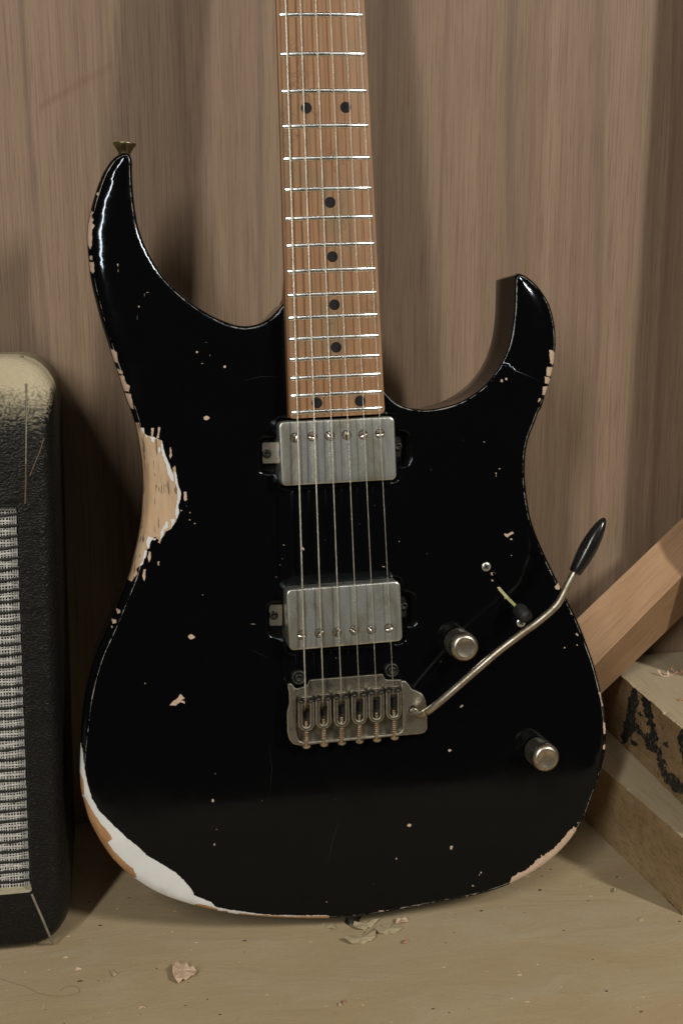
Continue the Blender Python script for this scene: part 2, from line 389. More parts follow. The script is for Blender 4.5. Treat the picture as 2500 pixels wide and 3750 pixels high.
def catmull(p, per=6, closed=True):
    out = []; n = len(p)
    for i in range(n if closed else n-1):
        g = lambda j: np.array(p[j % n] if closed else p[max(0, min(n-1, j))], float)
        a, b, c, d = g(i-1), g(i), g(i+1), g(i+2)
        for k in range(per):
            t = k/per; out.append(tuple(0.5*((2*b)+(-a+c)*t+(2*a-5*b+4*c-d)*t*t+(-a+3*b-3*c+d)*t**3)))
    if not closed: out.append(tuple(p[-1]))
    return out

# ================================================================ SETTING
def grid_plane(name, x0, x1, y0, y1, m, fn):
    vs = [fn(x, y) for x, y in ((x0, y0), (x1, y0), (x1, y1), (x0, y1))]
    return mesh_obj(name, vs, [(0, 1, 2, 3)], m)
wall = grid_plane('wall', -1.3, 1.6, -0.3, 2.3, M['wall'], lambda x, z: (x, 0.0, z))
tag(wall, 'brown walnut veneer panel with vertical grain behind the black guitar', 'wall', kind='structure')
fl = grid_plane('floor', -1.3, 1.6, -0.60, 0.0, M['floor'], lambda x, y: (x, y, 0.0))
tag(fl, 'dusty beige surface the guitar, amplifier and timber stand on', 'floor', kind='structure')

# ================================================================ GUITAR
G = Plane((0.13140, -0.17363, 0.0), 7.6)
P = G.P
guitar = empty('electric_guitar', G.matrix())
tag(guitar, 'black relic-worn electric guitar with maple neck leaning upright against the brown panel', 'guitar')

# --- body outline, walked clockwise from the strap-button horn (photo pixels of its silhouette)
bass_out = [(451, 560), (418, 578), (390, 613), (367, 659), (349, 710), (336, 756), (323, 817), (319, 858), (321, 909), (326, 960), (331, 1011), (341, 1062), (354, 1113), (367, 1164),
  (382, 1215), (399, 1266), (415, 1317), (433, 1368), (449, 1419), (466, 1470), (480, 1502), (494, 1547), (504, 1591), (514, 1652), (521, 1712), (523.5, 1773), (521.5, 1834), (518, 1894),
  (511, 1943), (501, 1995), (491, 2036), (480, 2088), (466, 2128), (450, 2168), (434, 2205), (418, 2245), (402, 2282), (385, 2320), (362, 2370), (342, 2425), (325, 2485), (312, 2545),
  (303, 2605), (298, 2665), (295, 2725), (293, 2790), (293, 2856), (299, 2904), (310, 2945), (326, 2999), (352, 3052), (381, 3100), (417, 3148), (458, 3189), (506, 3225), (565, 3261),
  (625, 3287), (714, 3315), (804, 3336), (900, 3351), (1053, 3361), (1206, 3362), (1334, 3353), (1410, 3341), (1512, 3322), (1614, 3303), (1715, 3283), (1795, 3262), (1867, 3235), (1944, 3195),
  (2013, 3147), (2071, 3091), (2111, 3037), (2142, 2982), (2165, 2919), (2186, 2862), (2200, 2810), (2211, 2764), (2216, 2718), (2216, 2672), (2211, 2615), (2203, 2557), (2191, 2505),
  (2170, 2426), (2138, 2337), (2106, 2258), (2068, 2184), (2029, 2107), (1991, 2028), (1959, 1953), (1940, 1893), (1928, 1827), (1921, 1767), (1920, 1716), (1922, 1665), (1931, 1614),
  (1943, 1579), (1958, 1543), (1975, 1500), (1991, 1457), (2008, 1408), (2021, 1357), (2029, 1308), (2032, 1257), (2030, 1206), (2021, 1155), (2008, 1114), (1988, 1078), (1962, 1044), (1937, 1021), (1914, 1007), (1893, 1001)]
treb_in = [(1885, 1008), (1884, 1030), (1883, 1068), (1881, 1130), (1875, 1191), (1865, 1247), (1849, 1298), (1827, 1342), (1799, 1382), (1768, 1415), (1728, 1446), (1687, 1469), (1646, 1484), (1605, 1494),
  (1564, 1499), (1523, 1498), (1488, 1491), (1457, 1479), (1432, 1460), (1411, 1437), (1403, 1425)]
bass_in = [(1036, 1112), (1015, 1136), (994, 1158), (969, 1175), (938, 1188), (902, 1194), (862, 1190), (816, 1174), (770, 1153), (724, 1125), (678, 1090), (637, 1053), (596, 1009), (566, 965),
  (540, 918), (520, 870), (504, 817), (494, 756), (488, 695), (485, 639), (484, 593), (478, 570), (466, 559)]
# r = edge radius, w/c = width/depth of the carve behind it (mm), by stations on the outer curve
def params(px, py, part, i):
    if part == 'in_b': return (1.6, 9.0, 0.5)
    if part == 'in_t': return (1.1, 6.0, 0.3)
    if part == 'heel': return (0.6, 4.0, 0.05)
    if px < 1250:
        if py < 620: return (2.0, 11.0, 1.6)
        if py < 1450: return (2.3, 15.0, 3.0)
        if py < 1650: return (3.0, 15.0, 2.0)
        if py < 2050: return (5.0, 12.0, 1.5)
        if py < 2720: return (4.6, 10.0, 0.4)
        if py < 3150: return (3.0, 12.0, 1.2)
        return (2.0, 12.0, 1.2)
    if py > 3000: return (2.0, 9.0, 0.3)
    if py > 2350: return (1.9, 8.0, 0.3)
    if py > 1500: return (2.0, 8.0, 0.3)
    return (1.9, 15.0, 2.6)
raw = []
for nm, lst in (('out', bass_out), ('in_t', treb_in)):
    cm = catmull(lst, 6, False)
    raw += [(x, y, nm) for x, y in cm]
raw += [(1390, 1424, 'heel')] + [(x, 1424-(1390-x)/354*312, 'heel') for x in range(1370, 1040, -25)]
raw += [(x, y, 'in_b') for x, y in catmull(bass_in, 6, False)]
# to local millimetres, evened out to about 1.3 mm steps
pm = []
for x, y, nm in raw:
    r, w_, c_ = params(x, y, nm, 0)
    q = P(x, y, -(r+c_)*0.001)
    pm.append((q[0]*1000, q[1]*1000, r, w_, c_))
OUT = []
for i in range(len(pm)):
    a, b = pm[i], pm[(i+1) % len(pm)]; L = math.hypot(b[0]-a[0], b[1]-a[1])
    if L < 0.05: continue
    k = max(1, int(round(L/1.4)))
    for j in range(k): OUT.append([a[q]+(b[q]-a[q])*j/k for q in range(5)])
OUT = np.array(OUT)
if sum(OUT[i, 0]*OUT[i-1, 1]-OUT[i-1, 0]*OUT[i, 1] for i in range(len(OUT))) > 0: OUT = OUT[::-1].copy()   # make counter-clockwise
for q in (2, 3, 4):      # smooth the parameters along the edge
    ker = np.ones(15)/15; ext = np.concatenate([OUT[-7:, q], OUT[:, q], OUT[:7, q]]); OUT[:, q] = np.convolve(ext, ker, 'valid')
NO = len(OUT)
def loop_normals(L):
    t = np.roll(L, -1, 0)-np.roll(L, 1, 0); t /= np.linalg.norm(t, axis=1)[:, None]+1e-12
    return np.stack([t[:, 1], -t[:, 0]], 1)        # outward for a counter-clockwise loop
ON = loop_normals(OUT[:, :2])
# --- routed holes
def mmpoly(pts, z=0.0): return [(a*1000, b*1000) for a, b in (P(x, y, z) for x, y in pts)]
HN = roundpoly(mmpoly(c3([(252, 190), (1225, 148), (1246, 285), (1318, 290), (1350, 330), (1348, 545), (1310, 583), (1252, 585), (1256, 700), (290, 765), (268, 642), (135, 632), (118, 605), (116, 365), (132, 343), (256, 335)])), 2.2)
HB = roundpoly(mmpoly(c3([(318, 1568), (1268, 1490), (1292, 1612), (1350, 1612), (1388, 1650), (1400, 1850), (1378, 1893), (1300, 1900), (1305, 2030), (345, 2108), (318, 1990), (240, 1985), (196, 1955), (178, 1920), (176, 1735), (196, 1708), (303, 1703)])), 2.2)
slotp = mmpoly([(1801, 2100), (1808, 2094), (1930, 2280), (1921, 2286)])
HS = roundpoly(slotp, 0.6, 2)
HOLES = [(np.array(HN), 1.3, 19.0), (np.array(HB), 1.3, 19.0), (np.array(HS), 0.25, 9.0)]
def fixccw(a):
    s_ = np.sum(a[:, 0]*np.roll(a[:, 1], -1)-np.roll(a[:, 0], -1)*a[:, 1]); return a if s_ > 0 else a[::-1].copy()
HOLES = [(fixccw(h), r, d) for h, r, d in HOLES]
def resample(a, st):
    o = []
    for i in range(len(a)):
        p, q = a[i], a[(i+1) % len(a)]; L = np.linalg.norm(q-p)
        if L < 1e-3: continue
        k = max(1, int(round(L/st))); o += [p+(q-p)*j/k for j in range(k)]
    return np.array(o)
HOLES = [(resample(h, 1.0), r, d) for h, r, d in HOLES]

def segdist(Pn, loop):
    """distance to a closed loop, index of the nearest segment and its parameter"""
    A = loop; B = np.roll(loop, -1, 0); D = B-A; LL = (D**2).sum(1)+1e-12
    best = np.full(len(Pn), 1e9); bi = np.zeros(len(Pn), int); bt = np.zeros(len(Pn))
    for s0 in range(0, len(Pn), 2000):
        q = Pn[s0:s0+2000]
        t = ((q[:, None, :]-A[None])*D[None]).sum(2)/LL[None]; t = np.clip(t, 0, 1)
        c = A[None]+D[None]*t[..., None]; d = np.sqrt(((q[:, None, :]-c)**2).sum(2)); i = d.argmin(1)
        r_ = np.arange(len(q)); best[s0:s0+2000] = d[r_, i]; bi[s0:s0+2000] = i; bt[s0:s0+2000] = t[r_, i]
    return best, bi, bt
def height(Pn):
    d, i, t = segdist(Pn, OUT[:, :2]); a = OUT[i]; b = OUT[(i+1) % NO]; pr = a[:, 2:]*(1-t)[:, None]+b[:, 2:]*t[:, None]
    r, w_, c_ = pr[:, 0], pr[:, 1], pr[:, 2]
    z = -np.where(d < r, r-np.sqrt(np.maximum(0, r*r-(r-d)**2)), 0) - np.where(d < w_, c_*(1-d/w_)**2, 0)
    for h, rh, _ in HOLES:
        dh, _, _ = segdist(Pn, h)
        z -= np.where(dh < rh, rh-np.sqrt(np.maximum(0, rh*rh-(rh-dh)**2)), 0)
    return z, d, r
# --- worn regions: (polygon in photo pixels, class) 1 = white primer, 2 = bare wood, 3 = brown wood, 4 = small pinkish chip
WEAR = []
def W_(pts, cls, step=5, amp=1.6): WEAR.append((mmpoly(jag(pts, step, amp)), cls))
wood_main = c6([(500, 245), (572, 240), (580, 285), (610, 290), (622, 335), (645, 360), (680, 368), (700, 372), (730, 385), (775, 400), (790, 480), (815, 550), (845, 625), (872, 700), (876, 650), (900, 628), (902, 690),
  (925, 810), (945, 870), (945, 930), (925, 990), (930, 1060), (910, 1120), (885, 1165), (850, 1210), (815, 1225), (790, 1270), (765, 1310), (760, 1340), (740, 1325), (745, 1300), (715, 1280), (690, 1300), (668, 1340), (665, 1380), (640, 1400),
  (635, 1450), (610, 1490), (605, 1525), (570, 1545), (545, 1570), (555, 1615), (530, 1650), (500, 1685), (450, 1665), (380, 1665), (440, 1300), (520, 900), (470, 500)])
W_(wood_main, 2)
for pl in ([(775, 400), (790, 480), (815, 550), (845, 625), (872, 700), (888, 770), (865, 775), (845, 735), (828, 700), (818, 640), (800, 590), (780, 540), (770, 480), (768, 410)],
           [(745, 470), (765, 462), (765, 510), (745, 512)], [(890, 690), (903, 690), (925, 810), (947, 870), (947, 930), (927, 990), (932, 1060), (910, 1125), (895, 1080), (905, 1000), (918, 930), (915, 850), (895, 780)],
           [(855, 1120), (900, 1115), (885, 1165), (850, 1210), (865, 1150)], [(830, 1135), (830, 1190), (800, 1215), (785, 1265), (765, 1305), (765, 1230), (790, 1190), (810, 1145)],
           [(650, 1270), (700, 1290), (725, 1295), (715, 1308), (690, 1300), (668, 1340), (662, 1385), (640, 1370), (632, 1320)], [(620, 1400), (642, 1400), (637, 1450), (612, 1490), (602, 1530), (570, 1543), (600, 1500), (610, 1460)],
           [(660, 370), (700, 372), (745, 390), (740, 400), (715, 385), (700, 425), (680, 415), (680, 390)], [(590, 290), (612, 292), (620, 335), (600, 335)], [(625, 350), (645, 362), (642, 385), (630, 375)]):
    W_(c6(pl), 1, 5, 1.3)
for pl in ([(680, 290), (703, 292), (697, 372), (680, 370)], [(745, 280), (763, 282), (750, 380), (728, 385)], [(850, 462), (860, 465), (868, 540), (850, 580), (845, 540)], [(975, 865), (998, 865), (1004, 940), (985, 958), (972, 930)],
           [(940, 1030), (960, 1030), (950, 1048)], [(655, 1408), (675, 1410), (680, 1470), (660, 1515), (648, 1480)], [(737, 1500), (757, 1495), (750, 1540), (737, 1530)], [(610, 1575), (630, 1572), (628, 1640), (615, 1680), (598, 1630)],
           [(355, 1932), (400, 1940), (400, 1965), (375, 1978)], [(312, 2028), (365, 2030), (360, 2060), (325, 2072)]):
    W_(c6(pl), 4, 6, 1.2)
for x, y, a, b in ((1178, 200, 30, 21), (1042, 2185, 33, 30), (1030, 1057, 7, 6), (1028, 1122, 9, 6), (1073, 1157, 9, 7), (997, 997, 5, 5), (1145, 1804, 6, 4), (323, 2098, 8, 10)):
    W_(c6(blob(x, y, a, b)), 4, 7, 1)
for pl in ([(85, 615), (128, 635), (108, 660), (125, 690), (112, 715), (132, 735), (115, 765), (112, 880), (100, 905), (60, 840), (60, 740)], [(80, 990), (125, 995), (133, 1060), (120, 1078), (80, 1050)],
           [(230, 1612), (290, 1640), (300, 1700), (295, 1725), (240, 1700)], [(265, 1740), (330, 1780), (335, 1805), (270, 1790)], [(280, 1805), (345, 1815), (355, 1865), (385, 1890), (380, 1930), (300, 1920)],
           [(310, 1930), (390, 1945), (412, 2050), (340, 2060)]):
    W_(c5(pl), 4, 6, 1.6)
W_(c6([(430, 0), (500, 0), (522, 125), (430, 100)]), 4, 6, 1.6)
for x, y, a, b in ((155, 505, 13, 14), (105, 965, 13, 20), (1065, 1750, 11, 13), (298, 1018, 5, 12), (510, 1216, 12, 3), (490, 1235, 3, 14), (450, 1318, 7, 8), (865, 1645, 9, 9), (930, 1575, 9, 2.5), (905, 1726, 10, 3), (172, 404, 5, 6), (300, 1058, 2, 18), (437, 1385, 2, 30), (958, 1668, 4, 3)):
    W_(c5(blob(x, y, a, b)), 4, 7, 0.6)
big = c2b([(440, 630), (500, 632), (512, 690), (520, 780), (540, 870), (565, 960), (610, 1040), (690, 1120), (790, 1215), (850, 1260), (900, 1310), (1000, 1370), (1080, 1420), (1130, 1465), (1160, 1500), (1190, 1540), (1195, 1560), (1240, 1580),
  (1300, 1605), (1330, 1635), (1400, 1650), (1512, 1665)]) + c3b([(100, 880), (200, 888), (320, 889), (450, 890), (560, 888), (600, 892), (600, 960), (0, 960)]) + c2b([(1000, 1640), (700, 1480), (480, 1200), (430, 900)])
W_(big, 1, 6, 1.2)
for pl in ([(460, 820), (495, 820), (515, 860), (520, 950), (460, 950)], [(480, 955), (520, 960), (545, 1000), (580, 1060), (620, 1120), (670, 1175), (695, 1215), (662, 1238), (700, 1290), (770, 1360), (820, 1400), (845, 1455), (760, 1460), (600, 1300), (480, 1050)],
           [(1200, 1616), (1260, 1622), (1345, 1650), (1320, 1690), (1200, 1680)], [(1370, 1660), (1402, 1662), (1400, 1700), (1370, 1690)], [(1470, 1672), (1514, 1676), (1514, 1720), (1470, 1710)]):
    W_(c2b(pl), 3, 6, 1.0)
W_(c3b([(0, 878), (100, 888), (330, 898), (560, 893), (600, 896), (600, 960), (0, 950)]), 3, 7, 1.5)
W_(c4b([(462, 1282), (475, 1245), (510, 1215), (560, 1200), (600, 1165), (640, 1125), (690, 1095), (740, 1060), (780, 1020), (810, 985), (835, 950), (870, 920), (892, 925), (900, 1010), (760, 1150), (600, 1260), (480, 1330)]), 4, 5, 2.2)
for pl in ([(1028, 60), (1042, 60), (1050, 110), (1062, 150), (1052, 155), (1040, 110)], [(1055, 255), (1080, 255), (1085, 330), (1062, 330)], [(1058, 400), (1085, 395), (1080, 432), (1056, 425)]):
    W_(c4b(pl), 4, 5, 1.2)
for x, y, a, b, ro in ((90, 1052, 14, 8, -.8), (80, 432, 11, 10, 0), (157, 150, 12, 7, -.6), (280, 1212, 6, 8, 0), (268, 1228, 3, 6, .5), (228, 1295, 7, 6, 0), (190, 1362, 12, 5, 0), (243, 1352, 15, 5, 0), (665, 1105, 5, 8, 0), (898, 895, 5, 6, 0)):
    W_(c4b(blob(x, y, a, b, 8, ro)), 4, 7, 0.8)
for x, y, a, b in ((1172, 240, 16, 16), (1473, 400, 9, 18), (1080, 480, 6, 10), (580, 790, 5, 5), (117, 63, 5, 3), (640, 50, 3, 3), (915, 660, 3, 3), (975, 857, 28, 5), (1015, 853, 14, 4), (1118, 838, 18, 4), (1180, 830, 18, 4), (1240, 818, 12, 7)):
    W_(c3b(blob(x, y, a, b)), 4, 7, 0.8)
W_(c2b([(1042, 392), (1062, 368), (1090, 350), (1112, 320), (1140, 350), (1115, 358), (1140, 370), (1138, 382), (1110, 372), (1080, 394)]), 4, 5, 0.8)
for x, y, a, b in ((1310, 978), (1320, 1248)) and ((1310, 978, 7, 13), (1320, 1248, 5, 9), (1333, 1155, 6, 3), (1325, 812, 4, 3), (1305, 1140, 3, 2), (893, 256, 3, 6)):
    W_(c2b(blob(x, y, a, b)), 4, 7, 0.6)
for pl in ([(538, 318), (560, 322), (590, 306), (597, 318), (572, 330), (560, 344), (545, 335)], [(830, 625), (852, 603), (870, 620), (858, 645), (838, 640)], [(462, 545), (482, 540), (492, 550), (490, 562), (470, 560)], [(468, 580), (480, 590), (476, 594), (466, 590)],
           [(500, 628), (518, 625), (524, 638), (508, 642)], [(540, 682), (552, 690), (548, 696), (540, 692)]):
    W_(c5b(pl), 4, 5, 0.8)
for x, y, a, b, ro in ((580, 352, 9, 6, 0), (582, 445, 5, 4, 0), (960, 900, 12, 6, .9), (888, 975, 6, 5, 0), (960, 960, 5, 6, 0), (297, 1312, 11, 7, -.6), (227, 1565, 10, 10, 0), (805, 533, 8, 2, .3), (925, 780, 4, 6, 0), (178, 1054, 3, 3, 0), (100, 435, 2, 2, 0)):
    W_(c5b(blob(x, y, a, b, 8, ro)), 4, 7, 0.7)
for pl in ([(1298, 745), (1313, 745), (1340, 762), (1345, 850), (1325, 852), (1305, 840)], [(1288, 868), (1340, 870), (1330, 940), (1280, 930), (1278, 885)], [(1265, 935), (1320, 950), (1310, 1000), (1270, 985)], [(1252, 1010), (1310, 1005), (1290, 1080), (1250, 1070)],
           [(1225, 1095), (1238, 1090), (1240, 1105), (1215, 1130), (1218, 1110)]):
    W_(c6b(pl), 4, 5, 1.6)
for x, y, a, b in ((952, 970, 10, 12), (985, 957, 10, 10), (828, 1408, 9, 4), (938, 1600, 8, 4), (912, 1632, 6, 7), (913, 1650, 3, 14), (675, 1396, 3, 3), (928, 743, 3, 3)):
    W_(c6b(blob(x, y, a, b)), 4, 7, 0.7)
for x, y, a, b, ro in ((470, 1252, 7, 20, -.4), (1130, 1400, 14, 5, .1), (1258, 1193, 4, 8, .4), (1058, 897, 4, 3, 0), (312, 1222, 9, 4, .7), (935, 1052, 6, 2, 0), (250, 1485, 7, 3, 0), (60, 1872, 22, 3, .1), (760, 1282, 5, 2, 0), (280, 1385, 5, 3, 0), (300, 1335, 8, 2, 0), (540, 1547, 6, 3, 0), (740, 2150, 5, 4, 0), (650, 1180, 4, 2, 0), (1517, 605, 4, 3, 0)):
    W_(c3(blob(x, y, a, b, 8, ro)), 4, 7, 0.6)

for k in range(7):
    x = rnd.uniform(420, 2050); y = rnd.uniform(1250, 3200); a = rnd.choice((rnd.uniform(-0.5, 0.5), rnd.uniform(1.0, 2.0))); l_ = rnd.uniform(25, 120); c_ = rnd.uniform(-12, 12)
    pa, pb = (x-l_*math.cos(a), y-l_*math.sin(a)), (x+l_*math.cos(a), y+l_*math.sin(a)); mx, my = x-c_*math.sin(a), y+c_*math.cos(a); w_ = rnd.uniform(0.5, 1.0)
    WEAR.append((mmpoly([pa, (mx-w_*math.sin(a), my+w_*math.cos(a)), pb, (mx+w_*math.sin(a), my-w_*math.cos(a))]), 6))

def build_body():
    pts = []; edges = []
    def addloop(L):
        b = len(pts); pts.extend([tuple(p) for p in L]); n = len(L); edges.extend([(b+i, b+(i+1) % n) for i in range(n)])
    addloop(OUT[:, :2])
    for h, _, _ in HOLES: addloop(h)
    for poly, _ in WEAR: addloop(poly)
    cand = []
    for d in (0.12, 0.35, 0.7, 1.1, 1.6, 2.1, 2.7, 3.4, 4.2, 5.2, 6.4, 8.0, 10, 12.5, 15.5):
        q = OUT[:, :2]-ON*d
        if d > 1.5: q = q[::2]
        dd, _, _ = segdist(q, OUT[:, :2]); cand.append(q[(dd > d*0.985) & inside_np(q, OUT[:, :2])])
    for h, rh, _ in HOLES:
        hn = loop_normals(h)
        for d in (0.15, 0.4, 0.8, 1.3, 2.0):
            if d > rh*1.6: continue
            q = h+hn*d; dd, _, _ = segdist(q, h); q = q[dd > d*0.98]; cand.append(q)
    gx, gy = np.meshgrid(np.arange(-165, 150, 6.0), np.arange(0, 480, 6.0)); g = np.stack([gx.ravel(), gy.ravel()], 1)+np.random.default_rng(3).uniform(-1, 1, (gx.size, 2))
    dd, _, _ = segdist(g, OUT[:, :2]); g = g[inside_np(g, OUT[:, :2]) & (dd > 16)]; cand.append(g)
    gx, gy = np.meshgrid(np.arange(-160, 150, 2.2), np.arange(290, 480, 2.2)); g = np.stack([gx.ravel(), gy.ravel()], 1)+np.random.default_rng(5).uniform(-.3, .3, (gx.size, 2))
    dd, _, _ = segdist(g, OUT[:, :2]); cand.append(g[inside_np(g, OUT[:, :2]) & (dd > 2.5) & (dd < 22)])
    q = np.concatenate(cand)
    for h, rh, _ in HOLES: q = q[~inside_np(q, h)]
    pts.extend([tuple(p) for p in q])
    rv, re, rf, *_ = delaunay_2d_cdt([Vector(p) for p in pts], edges, [], 0, 1e-4)
    V = np.array([(v.x, v.y) for v in rv]); T = np.array([f for f in rf if len(f) == 3])
    cen = V[T].mean(1)
    keep = inside_np(cen, OUT[:, :2])
    for h, _, _ in HOLES: keep &= ~inside_np(cen, h)
    T = T[keep]; cen = cen[keep]
    cls = np.zeros(len(T), int)
    for poly, c in WEAR: cls[inside_np(cen, poly)] = c
    z, d, r = height(V)
    e = 0.04
    zx1, _, _ = height(V+[e, 0]); zx0, _, _ = height(V-[e, 0]); zy1, _, _ = height(V+[0, e]); zy0, _, _ = height(V-[0, e])
    nx = -(zx1-zx0)/(2*e); ny = -(zy1-zy0)/(2*e)
    onr = d < 0.06                       # right at the silhouette the surface turns square to the plane
    _, si, _ = segdist(V, OUT[:, :2])
    nrm = np.stack([nx, ny, np.ones(len(V))], 1)
    nrm[onr, 0] = ON[si[onr], 0]; nrm[onr, 1] = ON[si[onr], 1]; nrm[onr, 2] = 0.08
    nrm /= np.linalg.norm(nrm, axis=1)[:, None]
    E2 = np.concatenate([T[:, [0, 1]], T[:, [1, 2]], T[:, [2, 0]]]); E2 = np.concatenate([E2, E2[:, ::-1]])
    soft = np.clip((d-0.9)/1.5, 0, 1)[:, None]
    for _ in range(14):
        acc = np.zeros_like(nrm); cn = np.zeros(len(V)); np.add.at(acc, E2[:, 0], nrm[E2[:, 1]]); np.add.at(cn, E2[:, 0], 1)
        av = acc/np.maximum(cn, 1)[:, None]; nrm = nrm*(1-0.6*soft)+av*0.6*soft; nrm /= np.linalg.norm(nrm, axis=1)[:, None]+1e-9
    el = d-r*0.92
    DEP = {6: 0.0, 0: 0.0, 1: 0.14, 2: 0.32, 3: 0.2, 4: 0.28}
    vs = []; fs = []; mi = []; ln = []; att = []
    cache = {}
    def vid(i, c):
        k = (i, c)
        if k not in cache:
            cache[k] = len(vs); p = np.array([V[i, 0], V[i, 1], z[i]])-nrm[i]*DEP[c]; vs.append(tuple(p*0.001)); att.append(el[i])
        return cache[k]
    emap = {}
    for t, c in zip(T, cls):
        a = V[t]; ccw = (a[1, 0]-a[0, 0])*(a[2, 1]-a[0, 1])-(a[1, 1]-a[0, 1])*(a[2, 0]-a[0, 0]) > 0
        if not ccw: t = t[::-1]
        fs.append(tuple(vid(i, c) for i in t)); mi.append(int(c)); ln += [tuple(nrm[i]) for i in t]
        for j in range(3): emap.setdefault((min(t[j], t[(j+1) % 3]), max(t[j], t[(j+1) % 3])), []).append(int(c))
    for (i, j), cc in emap.items():      # broken paint edge between layers
        if len(cc) == 2 and DEP[cc[0]] != DEP[cc[1]]:
            lo, hi = sorted(cc, key=lambda k: DEP[k])
            ids = []
            for q_i, q_c in ((i, lo), (j, lo), (j, hi), (i, hi)):
                p = np.array([V[q_i, 0], V[q_i, 1], z[q_i]])-nrm[q_i]*DEP[q_c]; ids.append(len(vs)); vs.append(tuple(p*0.001)); att.append(9.0)
            ids = tuple(ids)
            fs.append(ids); mi.append(1); dx, dy = V[j]-V[i]; L = math.hypot(dx, dy)+1e-9; nn = (dy/L, -dx/L, 0.2)
            ln += [nn]*4
    # sides of the body
    TH = 42.0; outl = OUT
    zt = -(outl[:, 2]+outl[:, 4]); zi, di, ri = height(outl[:, :2]-ON*0.0); zt = zi
    wearpoly = [(p, c) for p, c in WEAR]
    wc = np.zeros(NO, int); tst = outl[:, :2]-ON*0.1
    for p, c in wearpoly: wc[inside_np(tst, p)] = c
    levels = [('z', 0.0), ('a', 1.5), ('a', 4.0), ('a', 9), ('f', 0.5), ('b', 3.0), ('b', 0.9), ('e', 0.0)]
    rows = []
    for kind, val in levels:
        row = []
        for i in range(NO):
            x, y = outl[i, :2]; off = 0.0
            if kind == 'z': zz = zt[i]
            elif kind == 'a': zz = zt[i]-val
            elif kind == 'f': zz = -TH*0.6
            elif kind == 'b': zz = -TH+val; off = 0.0 if val > 2 else 0.8
            else: zz = -TH; off = 2.6
            row.append(len(vs)); vs.append(((x-ON[i, 0]*off)*0.001, (y-ON[i, 1]*off)*0.001, zz*0.001)); att.append(9.0)
        rows.append(row)
    nzs = [0, 0, 0, 0, 0, -0.1, -0.6, -1]
    # outline normals, kept sharp at the horn tip and heel
    def N3(i, k): v = Vector((ON[i, 0], ON[i, 1], nzs[k])).normalized() if k < 7 else Vector((0, 0, -1)); return tuple(v)
    dep = np.array([0 if c == 0 else rnd.choice((1, 1, 2)) for c in wc])
    for k in range(len(rows)-1):
        for i in range(NO):
            j = (i+1) % NO
            fs.append((rows[k][i], rows[k+1][i], rows[k+1][j], rows[k][j]))
            c = 0
            if wc[i] and wc[j]:
                lim = 2 if wc[i] in (2,) else dep[i]
                if wc[i] in (1, 3) : lim = 3
                if k < lim: c = int(wc[i]) if wc[i] != 1 else (3 if k >= 1 else 1)
            mi.append(c); ln += [N3(i, k), N3(i, k+1), N3(j, k+1), N3(j, k)]
    bp = [((outl[i, 0]-ON[i, 0]*2.6), (outl[i, 1]-ON[i, 1]*2.6)) for i in range(NO)]
    bv_, be_, bf_, *_ = delaunay_2d_cdt([Vector(p) for p in bp], [(i, (i+1) % NO) for i in range(NO)], [], 0, 1e-4)
    b = len(vs); vs.extend([(q.x*0.001, q.y*0.001, -TH*0.001) for q in bv_]); att.extend([9.0]*len(bv_))
    cb = np.array([[sum(bv_[q].x for q in f)/3, sum(bv_[q].y for q in f)/3] for f in bf_]); kb = inside_np(cb, bp)
    for f, k_ in zip(bf_, kb):
        if k_: fs.append(tuple(b+q for q in f[::-1])); mi.append(0); ln += [(0, 0, -1)]*3
    # walls and floors of the routed holes
    for h, rh, dp in HOLES:
        n = len(h); hz, _, _ = height(h); b = len(vs)
        vs.extend([(x*0.001, y*0.001, z_*0.001) for (x, y), z_ in zip(h, hz)]); vs.extend([(x*0.001, y*0.001, -dp*0.001) for x, y in h]); att.extend([9.0]*(2*n))
        hn = loop_normals(h)
        for i in range(n):
            j = (i+1) % n; fs.append((b+i, b+j, b+n+j, b+n+i)); mi.append(5)
            for q in (i, j, j, i): ln.append((-hn[q, 0], -hn[q, 1], 0.0))
        b2 = len(vs); vs.extend([(x*0.001, y*0.001, -dp*0.001) for x, y in h]); att.extend([9.0]*n)
        fs.append(tuple(range(b2, b2+n))); mi.append(5); ln += [(0, 0, 1)]*n
    o = mesh_obj('body', vs, fs, [M['paint'], M['primer'], M['bare'], M['bare_brown'], M['chip'], M['cavity'], M['scratch']], guitar, mi, True)
    me = o.data
    at = me.attributes.new('edge_line', 'FLOAT', 'POINT'); at.data.foreach_set('value', np.array(att, 'f'))
    me.normals_split_custom_set([Vector(q).normalized() for q in ln])
    return o
body = build_body()

# --- neck: shaft, fretboard, frets, dots
FZ = 0.0100       # fretboard edge height over the body face
lf = [c1([(318, 142)])[0], c1([(330, 518)])[0], c1([(340, 873)])[0], c1([(348, 1208)])[0], c1([(360, 1520)])[0], c1([(368, 1812)])[0], c1([(375, 2092)])[0]] + \
     [c2([(x, y)])[0] for x, y in ((385, 130), (392, 375), (397, 605), (407, 820), (412, 1023), (415, 1220), (423, 1400), (430, 1570), (435, 1730))]
rf_ = [c1([(x, y)])[0] for x, y in ((1127, 133), (1143, 508), (1160, 860), (1175, 1195), (1190, 1500), (1213, 1795), (1225, 2068))] + \
     [c2([(x, y)])[0] for x, y in ((1240, 105), (1250, 347), (1260, 573), (1268, 790), (1278, 990), (1288, 1182), (1298, 1363), (1307, 1530), (1312, 1690))]
A_ = [np.array(P(*p, FZ+0.0012)) for p in lf]; B_ = [np.array(P(*p, FZ+0.0012)) for p in rf_]
